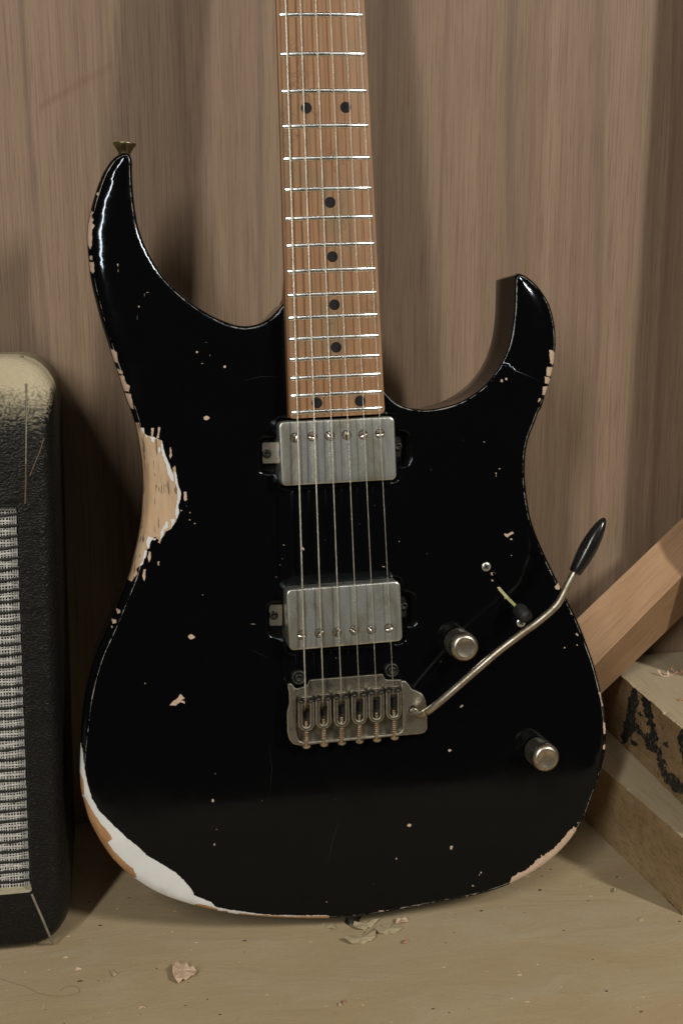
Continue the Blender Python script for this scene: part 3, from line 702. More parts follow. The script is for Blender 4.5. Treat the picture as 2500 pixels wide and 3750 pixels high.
# least squares: along the neck axis y = yb + L*2^(-n/12)
ns = np.arange(9, 25); q_ = 2.0**(-ns/12)
mid = np.array([(a+b)/2 for a, b in zip(A_, B_)])
ky = np.polyfit(q_, mid[:, 1], 1); kx = np.polyfit(mid[:, 1], mid[:, 0], 1)
wl = np.polyfit(mid[:, 1], [a[0] for a in A_], 1); wr = np.polyfit(mid[:, 1], [b[0] for b in B_], 1)
slope = np.mean([(b[1]-a[1])/(b[0]-a[0]) for a, b in zip(A_, B_)])
def fret_y(n): return ky[0]*2.0**(-n/12)+ky[1]
def edge_x(y): return wl[0]*y+wl[1]-0.0009, wr[0]*y+wr[1]+0.0011
yend = (P(1062.6, 1536, FZ)[1]+P(1405, 1513, FZ)[1])/2; ynut = fret_y(0)
neck_mb = MB()
def neck_sec(y, zt, depth, heel):
    xl, xr = edge_x(y); xl += 0.0002; xr -= 0.0002; cx = (xl+xr)/2; hw = (xr-xl)/2; out = []
    if heel: prof = [(-1, 0), (-1, -0.5), (-1, -1), (0, -1.0), (1, -1), (1, -0.5), (1, 0)]
    else: prof = [(-1, 0), (-0.97, -0.25), (-0.72, -0.75), (0, -1.0), (0.72, -0.75), (0.97, -0.25), (1, 0)]
    for a, b in prof: out.append((cx+a*hw, y+slope*a*hw, zt+b*depth))
    return out
secs = [neck_sec(yend+0.0005, FZ-0.0055, 0.030, True), neck_sec(P(1040, 1112, 0)[1], FZ-0.0055, 0.030, True), neck_sec(P(1040, 1000, 0)[1], FZ-0.0055, 0.025, False), neck_sec(P(1040, 850, 0)[1], FZ-0.0055, 0.0175, False), neck_sec(ynut, FZ-0.0055, 0.015, False)]
vs = [p for s in secs for p in s]; k = 7
neck_mb.add(vs, [(i*k+j, i*k+(j+1) % k, (i+1)*k+(j+1) % k, (i+1)*k+j) for i in range(len(secs)-1) for j in range(k)] + [tuple(range(k)), tuple(range((len(secs)-1)*k, len(secs)*k))], 0, False)
# headstock above the frame
hx = (edge_x(ynut)[0]+edge_x(ynut)[1])/2
hs = [(hx-0.022, ynut), (hx+0.022, ynut), (hx+0.030, ynut+0.03), (hx+0.024, ynut+0.10), (hx+0.012, ynut+0.175), (hx-0.012, ynut+0.18), (hx-0.040, ynut+0.12), (hx-0.036, ynut+0.03)]
neck_mb.prism(hs, [], FZ-0.022, FZ-0.007, 0.0008, 0, True)
neck = neck_mb.build('neck', [M['neck']], guitar)
fb = MB(); NX = 10
ys = np.linspace(yend, ynut, 30)
def fb_z(a): return FZ-0.0003*0 - 0.0009*(a*a) + 0.0004
rows = []
for y in ys:
    xl, xr = edge_x(y); cx = (xl+xr)/2; hw = (xr-xl)/2
    cut = 0.0
    rows.append([(cx+a*hw, y+slope*a*hw, fb_z(a)) for a in np.linspace(-1, 1, NX+1)])
# rounded lower corners of the board
r0 = rows[0]; c_in = 0.0022
rows[0] = [(p[0] if 0 < i < NX else (p[0]+c_in if i == 0 else p[0]-c_in), p[1], p[2]) for i, p in enumerate(r0)]
yx = yend+0.0022; xl, xr = edge_x(yx); cx = (xl+xr)/2; hw = (xr-xl)/2
rows.insert(1, [(cx+a*hw, yx+slope*a*hw, fb_z(a)) for a in np.linspace(-1, 1, NX+1)])
yx = yend+0.0007; xl, xr = edge_x(yx); cx = (xl+xr)/2; hw = (xr-xl)/2-0.0007
rows.insert(1, [(cx+a*hw, yx+slope*a*hw, fb_z(a)) for a in np.linspace(-1, 1, NX+1)])
n = NX+1; vs = [p for r_ in rows for p in r_]; nr = len(rows)
fb.add(vs, [(i*n+j, i*n+j+1, (i+1)*n+j+1, (i+1)*n+j) for i in range(nr-1) for j in range(NX)], 0, True)
for j in (0, NX):      # sides
    sv = [rows[i][j] for i in range(nr)]; e = 1 if j else -1
    sv2 = [(p[0]+e*0.0001, p[1], FZ-0.0055) for p in sv]
    fb.add(sv+sv2, [(i, i+1, nr+i+1, nr+i) for i in range(nr-1)], 1)
fb.add(rows[0]+[(p[0], p[1], -0.001) for p in rows[0]], [(j, j+1, n+j+1, n+j) for j in range(NX)], 1)
fretboard = fb.build('fretboard', [M['fretboard'], M['neck']], neck)
fw, fh = 0.00150, 0.00110
for nfr in range(24, 0, -1):
    y = fret_y(nfr); i = nfr-9
    if i >= 0: y = 0.5*y+0.5*mid[i][1]
    xl, xr = wl[0]*y+wl[1], wr[0]*y+wr[1]; cx = (xl+xr)/2; hw = (xr-xl)/2
    mb = MB(); vs = []; st = [(-1.0, 0.15), (-0.985, 0.85)] + [(a, 1) for a in (-0.975, -0.5, 0, 0.5, 0.975)] + [(0.985, 0.85), (1.0, 0.15)]
    jit = rnd.uniform(-0.0001, 0.0001)
    for a, hh in st:
        for b in range(7):
            th = math.pi*b/6
            vs.append((cx+a*hw, y+slope*a*hw+math.cos(th)*fw, fb_z(a)-0.0001+math.sin(th)*fh*hh))
    mb.add(vs, [(i_*7+j, i_*7+j+1, (i_+1)*7+j+1, (i_+1)*7+j) for i_ in range(len(st)-1) for j in range(6)], 0, True)
    mb.add(vs[:7], [tuple(range(7))]); mb.add(vs[-7:], [tuple(range(7))])
    mb.build('fret', [M['fret']], neck)
for p in c1([(580, 1033), (953, 1027), (806, 1937)]) + c2([(828, 235), (847, 695), (864, 1102), (681, 1635), (1091, 1617)]):
    x, y = P(*p, FZ+0.0003); mb = MB(); xl, xr = edge_x(y); a = (x-(xl+xr)/2)/((xr-xl)/2)
    z = fb_z(a)+0.00012
    mb.prism(circle(x, y, 0.0031, 24), [], z-0.0006, z, 0.00002); mb.build('dot_inlay', [M['inlay']], neck)
# --- strings
st_top = c1([(378, 0), (520, 0), (667, 0), (805, 0), (945, 0), (1078, 0)])
st_bot = c4([(350, 1285), (514, 1260), (680, 1237), (845, 1215), (1003, 1196), (1160, 1176)])
ZS0, ZS1 = 0.0130, 0.0150
dips = c4([(338, 1398), (500, 1378), (664, 1352), (836, 1310), (1000, 1290), (1158, 1275)])
gauge = [0.00108, 0.00088, 0.00070, 0.00050, 0.00042, 0.00037]
strings = []
for i in range(6):
    a = G.V(*st_top[i], ZS0); b = G.V(*st_bot[i], ZS1)
    d = (a-b)/(a.y-b.y); top = b+d*(ynut-b.y); c = G.V(*dips[i], ZS1-0.0065)
    mb = MB(); m_ = b*0.35+c*0.65; m_.z += 0.0012
    mb.tube([top, (top+b)/2, b+d*0.0012, b-d*0.0003+Vector((0, 0, -0.0001)), m_, c], gauge[i]/2, 8)
    mb.build('string', [M['string']], guitar)

# --- pickups
def quad_frame(q, z):
    a = [np.array(P(*p, z)) for p in q]; c = sum(a)/4
    w_ = (np.linalg.norm(a[1]-a[0])+np.linalg.norm(a[2]-a[3]))/2; h_ = (np.linalg.norm(a[0]-a[3])+np.linalg.norm(a[1]-a[2]))/2
    v = (a[1]-a[0])+(a[2]-a[3]); return c, w_, h_, math.atan2(v[1], v[0])
def slotted(mb, x, y, z, r, ang, slot=0.18):
    for sgn in (1, -1):
        pts = []
        a0 = math.asin(slot); n = 9
        for k in range(n): a = a0+(math.pi-2*a0)*k/(n-1); pts.append((r*math.cos(a), sgn*r*math.sin(a)))
        rot = [(x+u*math.cos(ang)-v*math.sin(ang), y+u*math.sin(ang)+v*math.cos(ang)) for u, v in pts]
        mb.prism(rot, [], z-0.0008, z, 0.0004)
def pickup(quad, ztop, screws, angs, rr, tabs):
    c, w_, h_, rot = quad_frame(quad, ztop)
    root = MB()
    rings = []
    er = 0.0013
    for t in range(7):
        a = math.pi/2*t/6; ins = er*(1-math.cos(a)); z = ztop-er+er*math.sin(a); rings.append((ins, z))
    rings = [(0, -0.016), (0, ztop-er)] + rings[1:]
    prev = None; vs = []; cnt = None
    for ins, z in rings:
        lp = rrect(c[0], c[1], w_-2*ins, h_-2*ins, 0.0032-ins*0.8, rot, 6); cnt = len(lp); vs += [(x, y, z) for x, y in lp]
    # gently crowned top, as pressed covers are
    inner = [(0.0045, 0.00006), (0.010, 0.00012), (0.016, 0.00015)]
    for ins, dz in inner:
        lp = rrect(c[0], c[1], w_-2*ins, h_-2*ins, 0.002, rot, 6); vs += [(x, y, ztop+dz) for x, y in lp]
    nrg = len(rings)+len(inner)
    root.add(vs, [(i*cnt+j, i*cnt+(j+1) % cnt, (i+1)*cnt+(j+1) % cnt, (i+1)*cnt+j) for i in range(nrg-1) for j in range(cnt)] + [tuple(range((nrg-1)*cnt, nrg*cnt))], 0, True)
    o = root.build('pickup', [M['nickel']], guitar)
    for p, a in zip(screws, angs):
        x, y = P(*p, ztop); mb = MB()
        mb.prism(circle(x, y, rr*1.16, 20), [], ztop, ztop+0.00022, 0.00002, 1)
        slotted(mb, x, y, ztop+0.0010, rr, a)
        mb.prism(circle(x, y, rr*0.96, 18), [], ztop, ztop+0.00045, 0.00005, 1)
        mb.build('pole_screw', [M['screw'], M['slot']], o)
    for quad_t, sc, dark in tabs:
        mb = MB(); zt = -0.0035 if not dark else -0.006
        mb.prism(roundpoly([P(x, y, zt) for x, y in quad_t], 0.0012), [], zt-0.0012, zt, 0.0002)
        mb.build('mounting_tab', [M['screw'] if not dark else M['dark_metal']], o)
        mb = MB(); x, y = P(*sc, zt+0.0015)
        mb.lathe((x, y, zt), (0, 0, 1), [(0.0026, 0), (0.0026, 0.0012), (0.0021, 0.0019), (0.0010, 0.0020), (0.0009, 0.0012), (0, 0.0012)], 18)
        mb.build('mounting_screw', [M['dark_metal']], o)
    return o
pickup(c3([(268, 208), (1222, 168), (1236, 686), (290, 746)]), 0.0095, c3([(402, 342), (545, 332), (687, 326), (825, 320), (960, 316), (1098, 308)]), (1.2, -0.15, -1.0, 1.5, 0.4, 0.1), 0.00245,
       [(c3([(134, 382), (272, 378), (275, 553), (137, 556)]), c3([(172, 475)])[0], False), (c3([(1225, 330), (1274, 333), (1272, 500), (1225, 503)]), c3([(1250, 415)])[0], True)])
pickup(c3([(330, 1590), (1266, 1515), (1287, 2014), (355, 2094)]), 0.0115, c3([(460, 1960), (602, 1945), (748, 1937), (888, 1922), (1030, 1915), (1172, 1903)]), (-0.1, 0.8, 1.1, -0.7, -0.9, 0.25), 0.0024,
       [(c3([(190, 1712), (300, 1708), (302, 1884), (194, 1888)]), c3([(228, 1800)])[0], False), (c3([(1270, 1640), (1312, 1640), (1315, 1812), (1272, 1815)]), c3([(1297, 1725)])[0], True)])

# --- bridge
PB = lambda pts, z: [P(x, y, z) for x, y in c4(pts)]
br = MB()
plate = [(186, 1165), (200, 1147), (224, 1150), (262, 1200), (372, 1165), (385, 1115), (1065, 1060), (1077, 1092), (1098, 1114), (1238, 1112), (1250, 1123), (1277, 1125), (1302, 1155), (1333, 1200), (1390, 1222), (1432, 1246), (1458, 1290), (1468, 1350),
         (1477, 1560), (1462, 1595), (1420, 1613), (1250, 1627), (300, 1722), (240, 1710), (202, 1670), (185, 1600), (180, 1420), (202, 1335), (200, 1235)]
br.prism(roundpoly(PB(plate, 0.0060), 0.0012, 3), [], 0.0030, 0.0060, 0.0003, 1, True, 2)
rail = [(186, 1165), (200, 1147), (224, 1150), (238, 1185), (260, 1210), (265, 1560), (276, 1640), (292, 1680), (340, 1694), (1200, 1612), (1240, 1592), (1254, 1560), (1238, 1135), (1248, 1123), (1277, 1125), (1302, 1155), (1333, 1200), (1390, 1222), (1432, 1246), (1458, 1290), (1468, 1350),
        (1477, 1560), (1462, 1595), (1420, 1613), (1250, 1627), (300, 1722), (240, 1710), (202, 1670), (185, 1600), (180, 1420), (202, 1335), (200, 1235)]
br.prism(roundpoly(PB(rail, 0.0092), 0.0010, 3), [roundpoly(circle(*P(*c4([(1343, 1392)])[0], 0.0092), 0.0027, 14), 0.0003, 1)], 0.0058, 0.0092, 0.00055, 0, False, 2)
bridge = br.build('bridge', [M['bridge'], M['plate'], M['worn_edge']], guitar)
SD = [(282, 430, 1268, 1588), (443, 588, 1246, 1566), (610, 755, 1230, 1550), (775, 920, 1210, 1527), (932, 1078, 1190, 1508), (1095, 1236, 1168, 1485)]
zs = 0.0128
for i, (x0, x1, y0, y1) in enumerate(SD):
    cx = (x0+x1)/2; r = (x1-x0)/2; tilt = -4
    o_ = [(x0+6, y0+22), (x0+24, y0+4), (x1-28, y0-6), (x1-6, y0+12)]
    arc = [(cx+3+r*math.cos(R(a)), y1-r+r*math.sin(R(a))) for a in range(0, 181, 15)]
    outer = [(x0, y0+35), (x0+22, y0+5), (x1-22, y0-4), (x1-3, y0+22)] + arc
    ri = 35
    arc2 = [(cx+3+ri*math.cos(R(a)), y1-r+8+ri*math.sin(R(a))) for a in range(0, 181, 20)]
    inner = [(cx-14, y0+28), (cx+14, y0+26), (cx+ri+3, y0+72)] + arc2 + [(cx+3-ri, y0+78)]
    mb = MB()
    mb.prism(roundpoly(PB(outer, zs), 0.0010, 3), [roundpoly(PB(inner, zs), 0.0007, 2)], 0.0068, zs, 0.00042, 0, False, 1)
    mb.prism(roundpoly(PB([(x0+2, y0+40), (x0+22, y0+8), (x1-22, y0), (x1-4, y0+24), (x1-3, y0+80), (x0+3, y0+84)], zs-0.0016), 0.0010, 3), [], 0.0062, zs-0.0016, 0.0002)
    sd = mb.build('saddle', [M['saddle'], M['worn_edge']], bridge)
    for sx, sy in ((x0+27, y0+35), (x1-30, y0+30)):
        x, y = P(*c4([(sx, sy)])[0], zs); mb = MB()
        mb.lathe((x, y, zs-0.0002), (0, 0, 1), [(0.0019, 0), (0.0019, 0.0004), (0.0015, 0.0005), (0.0009, 0.0005), (0.0008, 0.0003), (0, 0.0003)], 14)
        mb.build('height_screw', [M['dark_metal']], bridge)
    # black disc painting the shade of the string hole beneath
    x, y = P(*c4([(cx-2, (y0+y1)/2-6)])[0], 0.0062); mb = MB(); mb.prism(circle(x, y, 0.0030, 16), [], 0.0055, 0.00625, 0.0); mb.build('string_hole_shade', [M['slot']], bridge)
    # intonation screw and spring
    a = G.V(*c4([(cx+2, y1-95)])[0], 0.0094); xb = (358, 522, 685, 848, 1010, 1172)[i]; yb = (1733, 1715, 1701, 1686, 1671, 1653)[i]
    b = G.V(*c4([(xb-4, yb-8)])[0], 0.0085); mb = MB()
    nT = 60; pp = [a.lerp(b, k/nT) for k in range(nT+1)]
    mb.tube(pp, [0.00115+0.00015*(k % 2) for k in range(nT+1)], 8)
    mb.build('intonation_screw', [M['rusty']], bridge)
    s0 = G.V(*c4([(cx+2, y1+2)])[0], 0.0094); s1 = G.V(*c4([(xb-4, yb-52)])[0], 0.0090); d = (s1-s0); L = d.length; d.normalize(); u = Vector((0, 0, 1)); sd_ = d.cross(u).normalized(); turns = 6
    pts = [s0+d*(L*k/72)+(u*math.sin(2*math.pi*turns*k/72)+sd_*math.cos(2*math.pi*turns*k/72))*0.00165 for k in range(73)]
    mb = MB(); mb.tube(pts, 0.00032, 5); mb.build('spring', [M['rusty']], bridge)
    c = G.V(*c4([(xb, yb-10)])[0], 0.0070); mb = MB()
    mb.lathe(c, (-0.02, -1, 0), [(0.0027, -0.0008), (0.0027, 0.0004), (0.0023, 0.0012), (0.0012, 0.0017), (0, 0.0018)], 18)
    mb.build('screw_head', [M['screw']], bridge)
for cx, cy, r in ((293, 1100, 76), (1155, 1032, 78)):
    x, y = P(*c4([(cx, cy)])[0], 0.005); k = 0.001/(6.45*2.529)
    mb = MB(); R0 = 0.0045
    mb.lathe((x, y, 0.0002), (0, 0, 1), [(R0, 0), (R0, 0.0028), (R0-0.0004, 0.0033), (0.0029, 0.0034), (0.0028, 0.0022), (0, 0.0022)], 28)
    mb.lathe((x, y, 0.003), (0, 0, 1), [(0.0026, -0.001), (0.0026, 0.0012), (0.0022, 0.0016), (0.0013, 0.0016), (0.0012, 0.0004), (0, 0.0004)], 12)
    mb.build('bridge_stud', [M['dark_metal']], guitar)
# --- tremolo arm
pth = [(c4([(1343, 1392)])[0], 0.007), (c4([(1350, 1405)])[0], 0.0105), (c4([(1385, 1432)])[0], 0.0135), (c4([(1425, 1435)])[0], 0.0158), (c4([(1470, 1408)])[0], 0.018), (c5b([(115, 1332)])[0], 0.021), (c5b([(200, 1262)])[0], 0.025), (c5b([(340, 1140)])[0], 0.029), (c5b([(500, 1002)])[0], 0.033), (c5b([(640, 895)])[0], 0.0345),
       (c5b([(720, 838)])[0], 0.035), (c5b([(800, 772)])[0], 0.0355), (c5b([(848, 722)])[0], 0.036), (c5b([(878, 670)])[0], 0.036), (c5b([(905, 615)])[0], 0.036), (c5b([(945, 540)])[0], 0.036)]
ap = [G.V(*p, z) for p, z in pth]
ap = [Vector(q) for q in catmull([tuple(p) for p in ap], 6, False)]
mb = MB(); mb.tube(ap, 0.0022, 14); arm = mb.build('tremolo_arm', [M['arm']], guitar)
t0 = G.V(*c5b([(946, 545)])[0], 0.036); t1 = G.V(*c5b([(1118, 228)])[0], 0.036); ax = t1-t0; L = ax.length
prof = [(0.0, 0.0034), (0.02, 0.0037), (0.10, 0.0041), (0.25, 0.0048), (0.40, 0.0052), (0.415, 0.00515), (0.42, 0.0052), (0.55, 0.0050), (0.70, 0.0044), (0.83, 0.0035), (0.92, 0.0025), (0.975, 0.0014), (1.0, 0.0)]
mb = MB(); mb.lathe(t0, ax, [(0.0023, 0)] + [(r, h*L) for h, r in prof], 24); mb.build('arm_tip', [M['plastic']], arm)
# --- knobs
def knob(px, py):
    H = 0.0195; x, y = P(px, py, H); r = 0.0087
    mb = MB(); n = 64; rowsn = 16; vs = []
    for j in range(rowsn+1):
        for k in range(n):
            zz = 0.0018+0.0125*j/rowsn; bumpy = 0.00028 if ((k+j) % 2 == 0 and 0 < j < rowsn) else 0.0
            a = 2*math.pi*(k)/n; vs.append((x+(r-0.0003+bumpy)*math.cos(a), y+(r-0.0003+bumpy)*math.sin(a), zz))
    mb.add(vs, [(j*n+k, j*n+(k+1) % n, (j+1)*n+(k+1) % n, (j+1)*n+k) for j in range(rowsn) for k in range(n)], 0)
    mb.lathe((x, y, 0), (0, 0, 1), [(0.0040, 0), (0.0040, 0.0018), (r-0.0003, 0.0018)], 32, 0)
    o = mb.build('control_knob', [M['knurl']], guitar)
    mb = MB(); mb.lathe((x, y, 0), (0, 0, 1), [(r-0.0003, 0.0142), (r, 0.0145), (r, 0.0160), (r-0.0003, 0.0172), (r-0.0010, 0.0183), (r-0.0019, 0.0190), (r-0.0028, 0.0194), (r-0.0034, 0.0193), (r-0.0045, 0.0190), (0.0015, 0.0189), (0, 0.0189)], 48)
    mb.build('knob_cap', [M['knob']], o)
knob(*c5b([(320, 977)])[0]); knob(*c5b([(787, 1614)])[0])
# --- selector switch
def phillips(px, py, r, z=0.0, ang=0.5):
    x, y = P(px, py, z+0.001); mb = MB()
    mb.lathe((x, y, z), (0, 0, 1), [(r, -0.0004), (r, 0.0003), (r*0.9, 0.0006), (r*0.65, 0.00085), (r*0.3, 0.00095), (0, 0.00098)], 24)
    for a in (ang, ang+math.pi/2): mb.box((x, y, z+0.00090), (r*1.15, r*0.28, 0.00026), a, 1)  # dark bars laid on the head for the shade of the cross recess
    return mb.build('switch_screw', [M['nickel'], M['slot']], guitar)
phillips(*c5b([(440, 511)])[0], 0.0029); phillips(*c5b([(640, 832)])[0], 0.0029)
sw = MB()
a = G.V(*c5b([(508, 632)])[0], -0.001); b = G.V(*c5b([(560, 690)])[0], 0.0045); c = G.V(*c5b([(612, 742)])[0], 0.010)
for p, q in ((a, b), (b, c)):
    t = (q-p).normalized(); sdv = Vector((t.y, -t.x, 0)).normalized()*0.0009; nv = t.cross(sdv).normalized()*0.0005
    sw.add([p-sdv-nv, p+sdv-nv, p+sdv+nv, p-sdv+nv, q-sdv-nv, q+sdv-nv, q+sdv+nv, q-sdv+nv], [(0, 1, 2, 3), (4, 5, 6, 7), (0, 1, 5, 4), (1, 2, 6, 5), (2, 3, 7, 6), (3, 0, 4, 7)])
a0 = G.V(*c5b([(478, 556)])[0], -0.003); b0 = G.V(*c5b([(600, 738)])[0], -0.003); t = (b0-a0).normalized(); sdv = Vector((t.y, -t.x, 0))*0.0004
off = Vector((-sdv.x, -sdv.y, 0))*1.2
sw.add([a0+sdv-off, b0+sdv-off, b0+sdv-off+Vector((0, 0, 0.0022)), a0+sdv-off+Vector((0, 0, 0.0022)), a0+sdv*2-off, b0+sdv*2-off, b0+sdv*2-off+Vector((0, 0, 0.0022)), a0+sdv*2-off+Vector((0, 0, 0.0022))], [(0, 1, 2, 3), (4, 5, 6, 7), (3, 2, 6, 7)])
swo = sw.build('selector_switch', [M['zinc']], guitar)
p0 = G.V(*c5b([(618, 748)])[0], 0.0085); p1 = G.V(*c5b([(680, 812)])[0], 0.0180); ax = p1-p0; L = ax.length
mb = MB(); mb.lathe(p0, ax, [(0.0025, -0.0006), (0.0036, 0), (0.0043, 0.12*L), (0.0045, 0.5*L), (0.0043, 0.75*L), (0.0036, 0.9*L), (0.0022, 0.98*L), (0, L)], 24)
mb.build('switch_tip', [M['rubber']], swo)
# --- strap buttons
zb = -0.012
b0 = G.V(456, 566, zb); b1 = G.V(457, 520, zb); ax = (b1-b0); ax.normalize()
mb = MB(); mb.lathe(b0, ax, [(0.0034, -0.004), (0.0034, 0.0006), (0.0040, 0.0018), (0.0052, 0.0038), (0.0064, 0.0053), (0.0066, 0.0059), (0.0060, 0.0061), (0.0042, 0.0052), (0.0030, 0.0050), (0, 0.0052)], 28)
mb.build('strap_button', [M['brass']], guitar)
b0 = G.V(1288, 3350, -0.012)
mb = MB(); mb.lathe(b0, (0, -1, 0), [(0.004, -0.004), (0.0042, 0.003), (0.0050, 0.0052), (0.0064, 0.0066), (0.0066, 0.0074), (0.0058, 0.0078), (0, 0.0078)], 28)
mb.build('strap_button', [M['dark_metal']], guitar)

# ================================================================ AMPLIFIER (left)
def tolex_mat():
    m, nt, b = mat('dusty_black_tolex'); v = coords(nt)
    vo = N(nt, 'ShaderNodeTexVoronoi', feature='F1'); vo.inputs['Scale'].default_value = 500
    nz = N(nt, 'ShaderNodeTexNoise'); nz.inputs['Scale'].default_value = 90; nt.links.new(v, nz.inputs['Vector'])
    ad = N(nt, 'ShaderNodeMixRGB', blend_type='ADD'); ad.inputs[0].default_value = 0.012; nt.links.new(coords(nt, (1, 1.6, 1)), ad.inputs[1]); nt.links.new(nz.outputs['Color'], ad.inputs[2]); nt.links.new(ad.outputs[0], vo.inputs['Vector'])
    fine = noise(nt, v, 700, 4, 0.65)
    h = math_(nt, 'ADD', math_(nt, 'MULTIPLY', vo.outputs['Distance'], 1.3), math_(nt, 'MULTIPLY', fine, 0.5))
    base = ramp(nt, fine, [(0.3, (0.004, 0.004, 0.0037)), (0.7, (0.011, 0.011, 0.0095))])
    b.inputs['Specular IOR Level'].default_value = 0.22
    # sawdust that has settled on what faces up
    geo = N(nt, 'ShaderNodeTexCoord'); sp = N(nt, 'ShaderNodeSeparateXYZ'); nt.links.new(geo.outputs['Normal'], sp.inputs[0])
    up = math_(nt, 'ADD', sp.outputs['Y'], math_(nt, 'MULTIPLY_ADD', noise(nt, v, 60, 5, 0.7), 0.26, -0.13))
    up = math_(nt, 'ADD', up, math_(nt, 'MULTIPLY_ADD', vo.outputs['Distance'], -0.18, 0.06))
    du = ramp(nt, up, [(0.10, 0.0), (0.22, 0.45), (0.34, 1.0)])
    dust = ramp(nt, noise(nt, v, 35, 5, 0.7), [(0.3, (0.42, 0.36, 0.24)), (0.7, (0.52, 0.455, 0.32))])
    flecks = ramp(nt, noise(nt, v, 1500, 2, 0.5), [(0.76, 0.0), (0.84, 0.3)])
    base = mix(nt, flecks, base, (0.22, 0.20, 0.16))
    link(nt, mix(nt, du, base, dust), b, 'Base Color')
    link(nt, mix(nt, du, (0.42, 0.42, 0.42), (0.9, 0.9, 0.9)), b, 'Roughness')
    bump(nt, b, h, 0.5, 0.0006); return m
M['tolex'] = tolex_mat()
M['cloth_white'] = simple('white_cloth_strand', (0.46, 0.455, 0.42), 0.5, 0, 0.3, 500)
M['cloth_black'] = simple('black_cloth_cord', (0.010, 0.010, 0.010), 0.6)
M['cloth_back'] = simple('cloth_backing', (0.02, 0.012, 0.010), 0.9)
M['seam'] = simple('dusty_seam', (0.20, 0.18, 0.13), 0.8, 0, 0.3, 200)
M['seam_dark'] = simple('worn_brown_seam', (0.11, 0.07, 0.045), 0.7, 0, 0.4, 300)
af = floor_pt(100, 3497)
AM = Plane((af[0], af[1], 0.0), 4.5)
amp = empty('guitar_amplifier', AM.matrix())
tag(amp, 'black vinyl covered guitar amplifier with silver grille cloth and thick dust on top', 'amplifier')
xr_ = AM.P(261, 3300, -0.012)[0]; xR2 = AM.P(220, 1900, -0.012)[0]; xR = (xr_+xR2)/2
yT = AM.P(60, 1303, -0.040)[1]; yB = 0.001
gr_x = AM.P(126, 3200, -0.006)[0]; gr_t = AM.P(60, 1857, -0.006)[1]; gr_b = AM.P(60, 3250, -0.006)[1]; lip_b = AM.P(60, 3272, 0)[1]; lip_t = AM.P(60, 1853, 0)[1]; lip_x = AM.P(130, 3200, 0)[0]
xl_ = xR-0.42
def rect_ring(l, r, b, t, rad, z, seg=6):
    out = []
    for qx, qy, a0, rd in ((1, 1, 0, rad), (-1, 1, 90, rad), (-1, -1, 180, rad), (1, -1, 270, rad)):
        cx = (r-rd) if qx > 0 else (l+rd); cy = (t-rd) if qy > 0 else (b+rd)
        for k in range(seg+1):
            a = R(a0+90*k/seg); out.append((cx+rd*math.cos(a), cy+rd*math.sin(a), z))
    return out
rings = []
for t in range(9):      # thick rounded front edge; the top one is broadest
    a = math.pi/2*t/8; k = 1-math.cos(a); zz = math.sin(a)
    rings.append(rect_ring(xl_+0.012*k, xR-0.011*k, yB+0.009*k, yT-0.058*k, 0.024-0.014*k, -0.020+0.020*zz if True else 0, 7))
# different fore-and-aft roundness at the top is made by the ring insets above
back = rect_ring(xl_, xR, yB, yT, 0.024, -0.120, 7)
front_in = rect_ring(xl_+0.022, lip_x, lip_b, lip_t, 0.002, 0.0, 7)
lip_in = rect_ring(xl_+0.023, gr_x, gr_b, gr_t, 0.002, -0.0075, 7)
allr = [back]+rings+[front_in, lip_in]; cnt = len(back); vs = [p for r_ in allr for p in r_]
mb = MB(); mb.add(vs, [(i*cnt+j, i*cnt+(j+1) % cnt, (i+1)*cnt+(j+1) % cnt, (i+1)*cnt+j) for i in range(len(allr)-1) for j in range(cnt)] + [tuple(range(cnt))], 0, True)
cab = mb.build('cabinet', [M['tolex']], amp)
bmm = bmesh.new(); bmm.from_mesh(cab.data)
for e in bmm.edges:
    if len(e.link_faces) == 2 and e.calc_face_angle(0) > 0.9: e.smooth = False
bmm.to_mesh(cab.data); bmm.free()
# grille cloth: backing, woven strands (too many to count) and each black cord
mb = MB(); gz = -0.0068
mb.add([(xl_+0.02, gr_b-0.002, gz-0.0012), (gr_x+0.002, gr_b-0.002, gz-0.0012), (gr_x+0.002, gr_t+0.002, gz-0.0012), (xl_+0.02, gr_t+0.002, gz-0.0012)], [(0, 1, 2, 3)])
cloth = mb.build('grille_cloth', [M['cloth_back']], amp)
GX0 = gr_x-0.11
def ribbon(mb, pts, wdt, nrm=(0, 0, 1), th=0.00025):
    vs = []; n = len(pts)
    for i, p in enumerate(pts):
        p = Vector(p); t = (Vector(pts[min(i+1, n-1)])-Vector(pts[max(i-1, 0)])).normalized(); sd_ = t.cross(Vector(nrm)).normalized()
        w_ = wdt[i] if isinstance(wdt, list) else wdt
        vs += [p-sd_*w_/2, p+Vector(nrm)*th, p+sd_*w_/2]
    mb.add(vs, [(i*3+j, i*3+j+1, (i+1)*3+j+1, (i+1)*3+j) for i in range(n-1) for j in range(2)], 0, True)
mb = MB(); x = GX0; k = 0; NSEG = 40
while x < gr_x-0.0012:
    wd = rnd.choice((0.00045, 0.00055, 0.0006, 0.0009)); x += wd/2
    ph = rnd.uniform(0, 6)
    dxe = 0.0
    ribbon(mb, [(x+0.00012*math.sin(ph+j*1.7)+rnd.uniform(-1, 1)*0.00006, gr_b-0.0005+(gr_t-gr_b+0.001)*j/NSEG, gz+0.00025*math.sin(j*2.1+k*2.0)) for j in range(NSEG+1)], wd)
    x += wd/2+rnd.choice((0.0004, 0.0006, 0.0008, 0.0010)); k += 1
pitchc = (gr_t-gr_b)/36.3; cords_y = [gr_t-pitchc*(0.72+i) for i in range(36)]
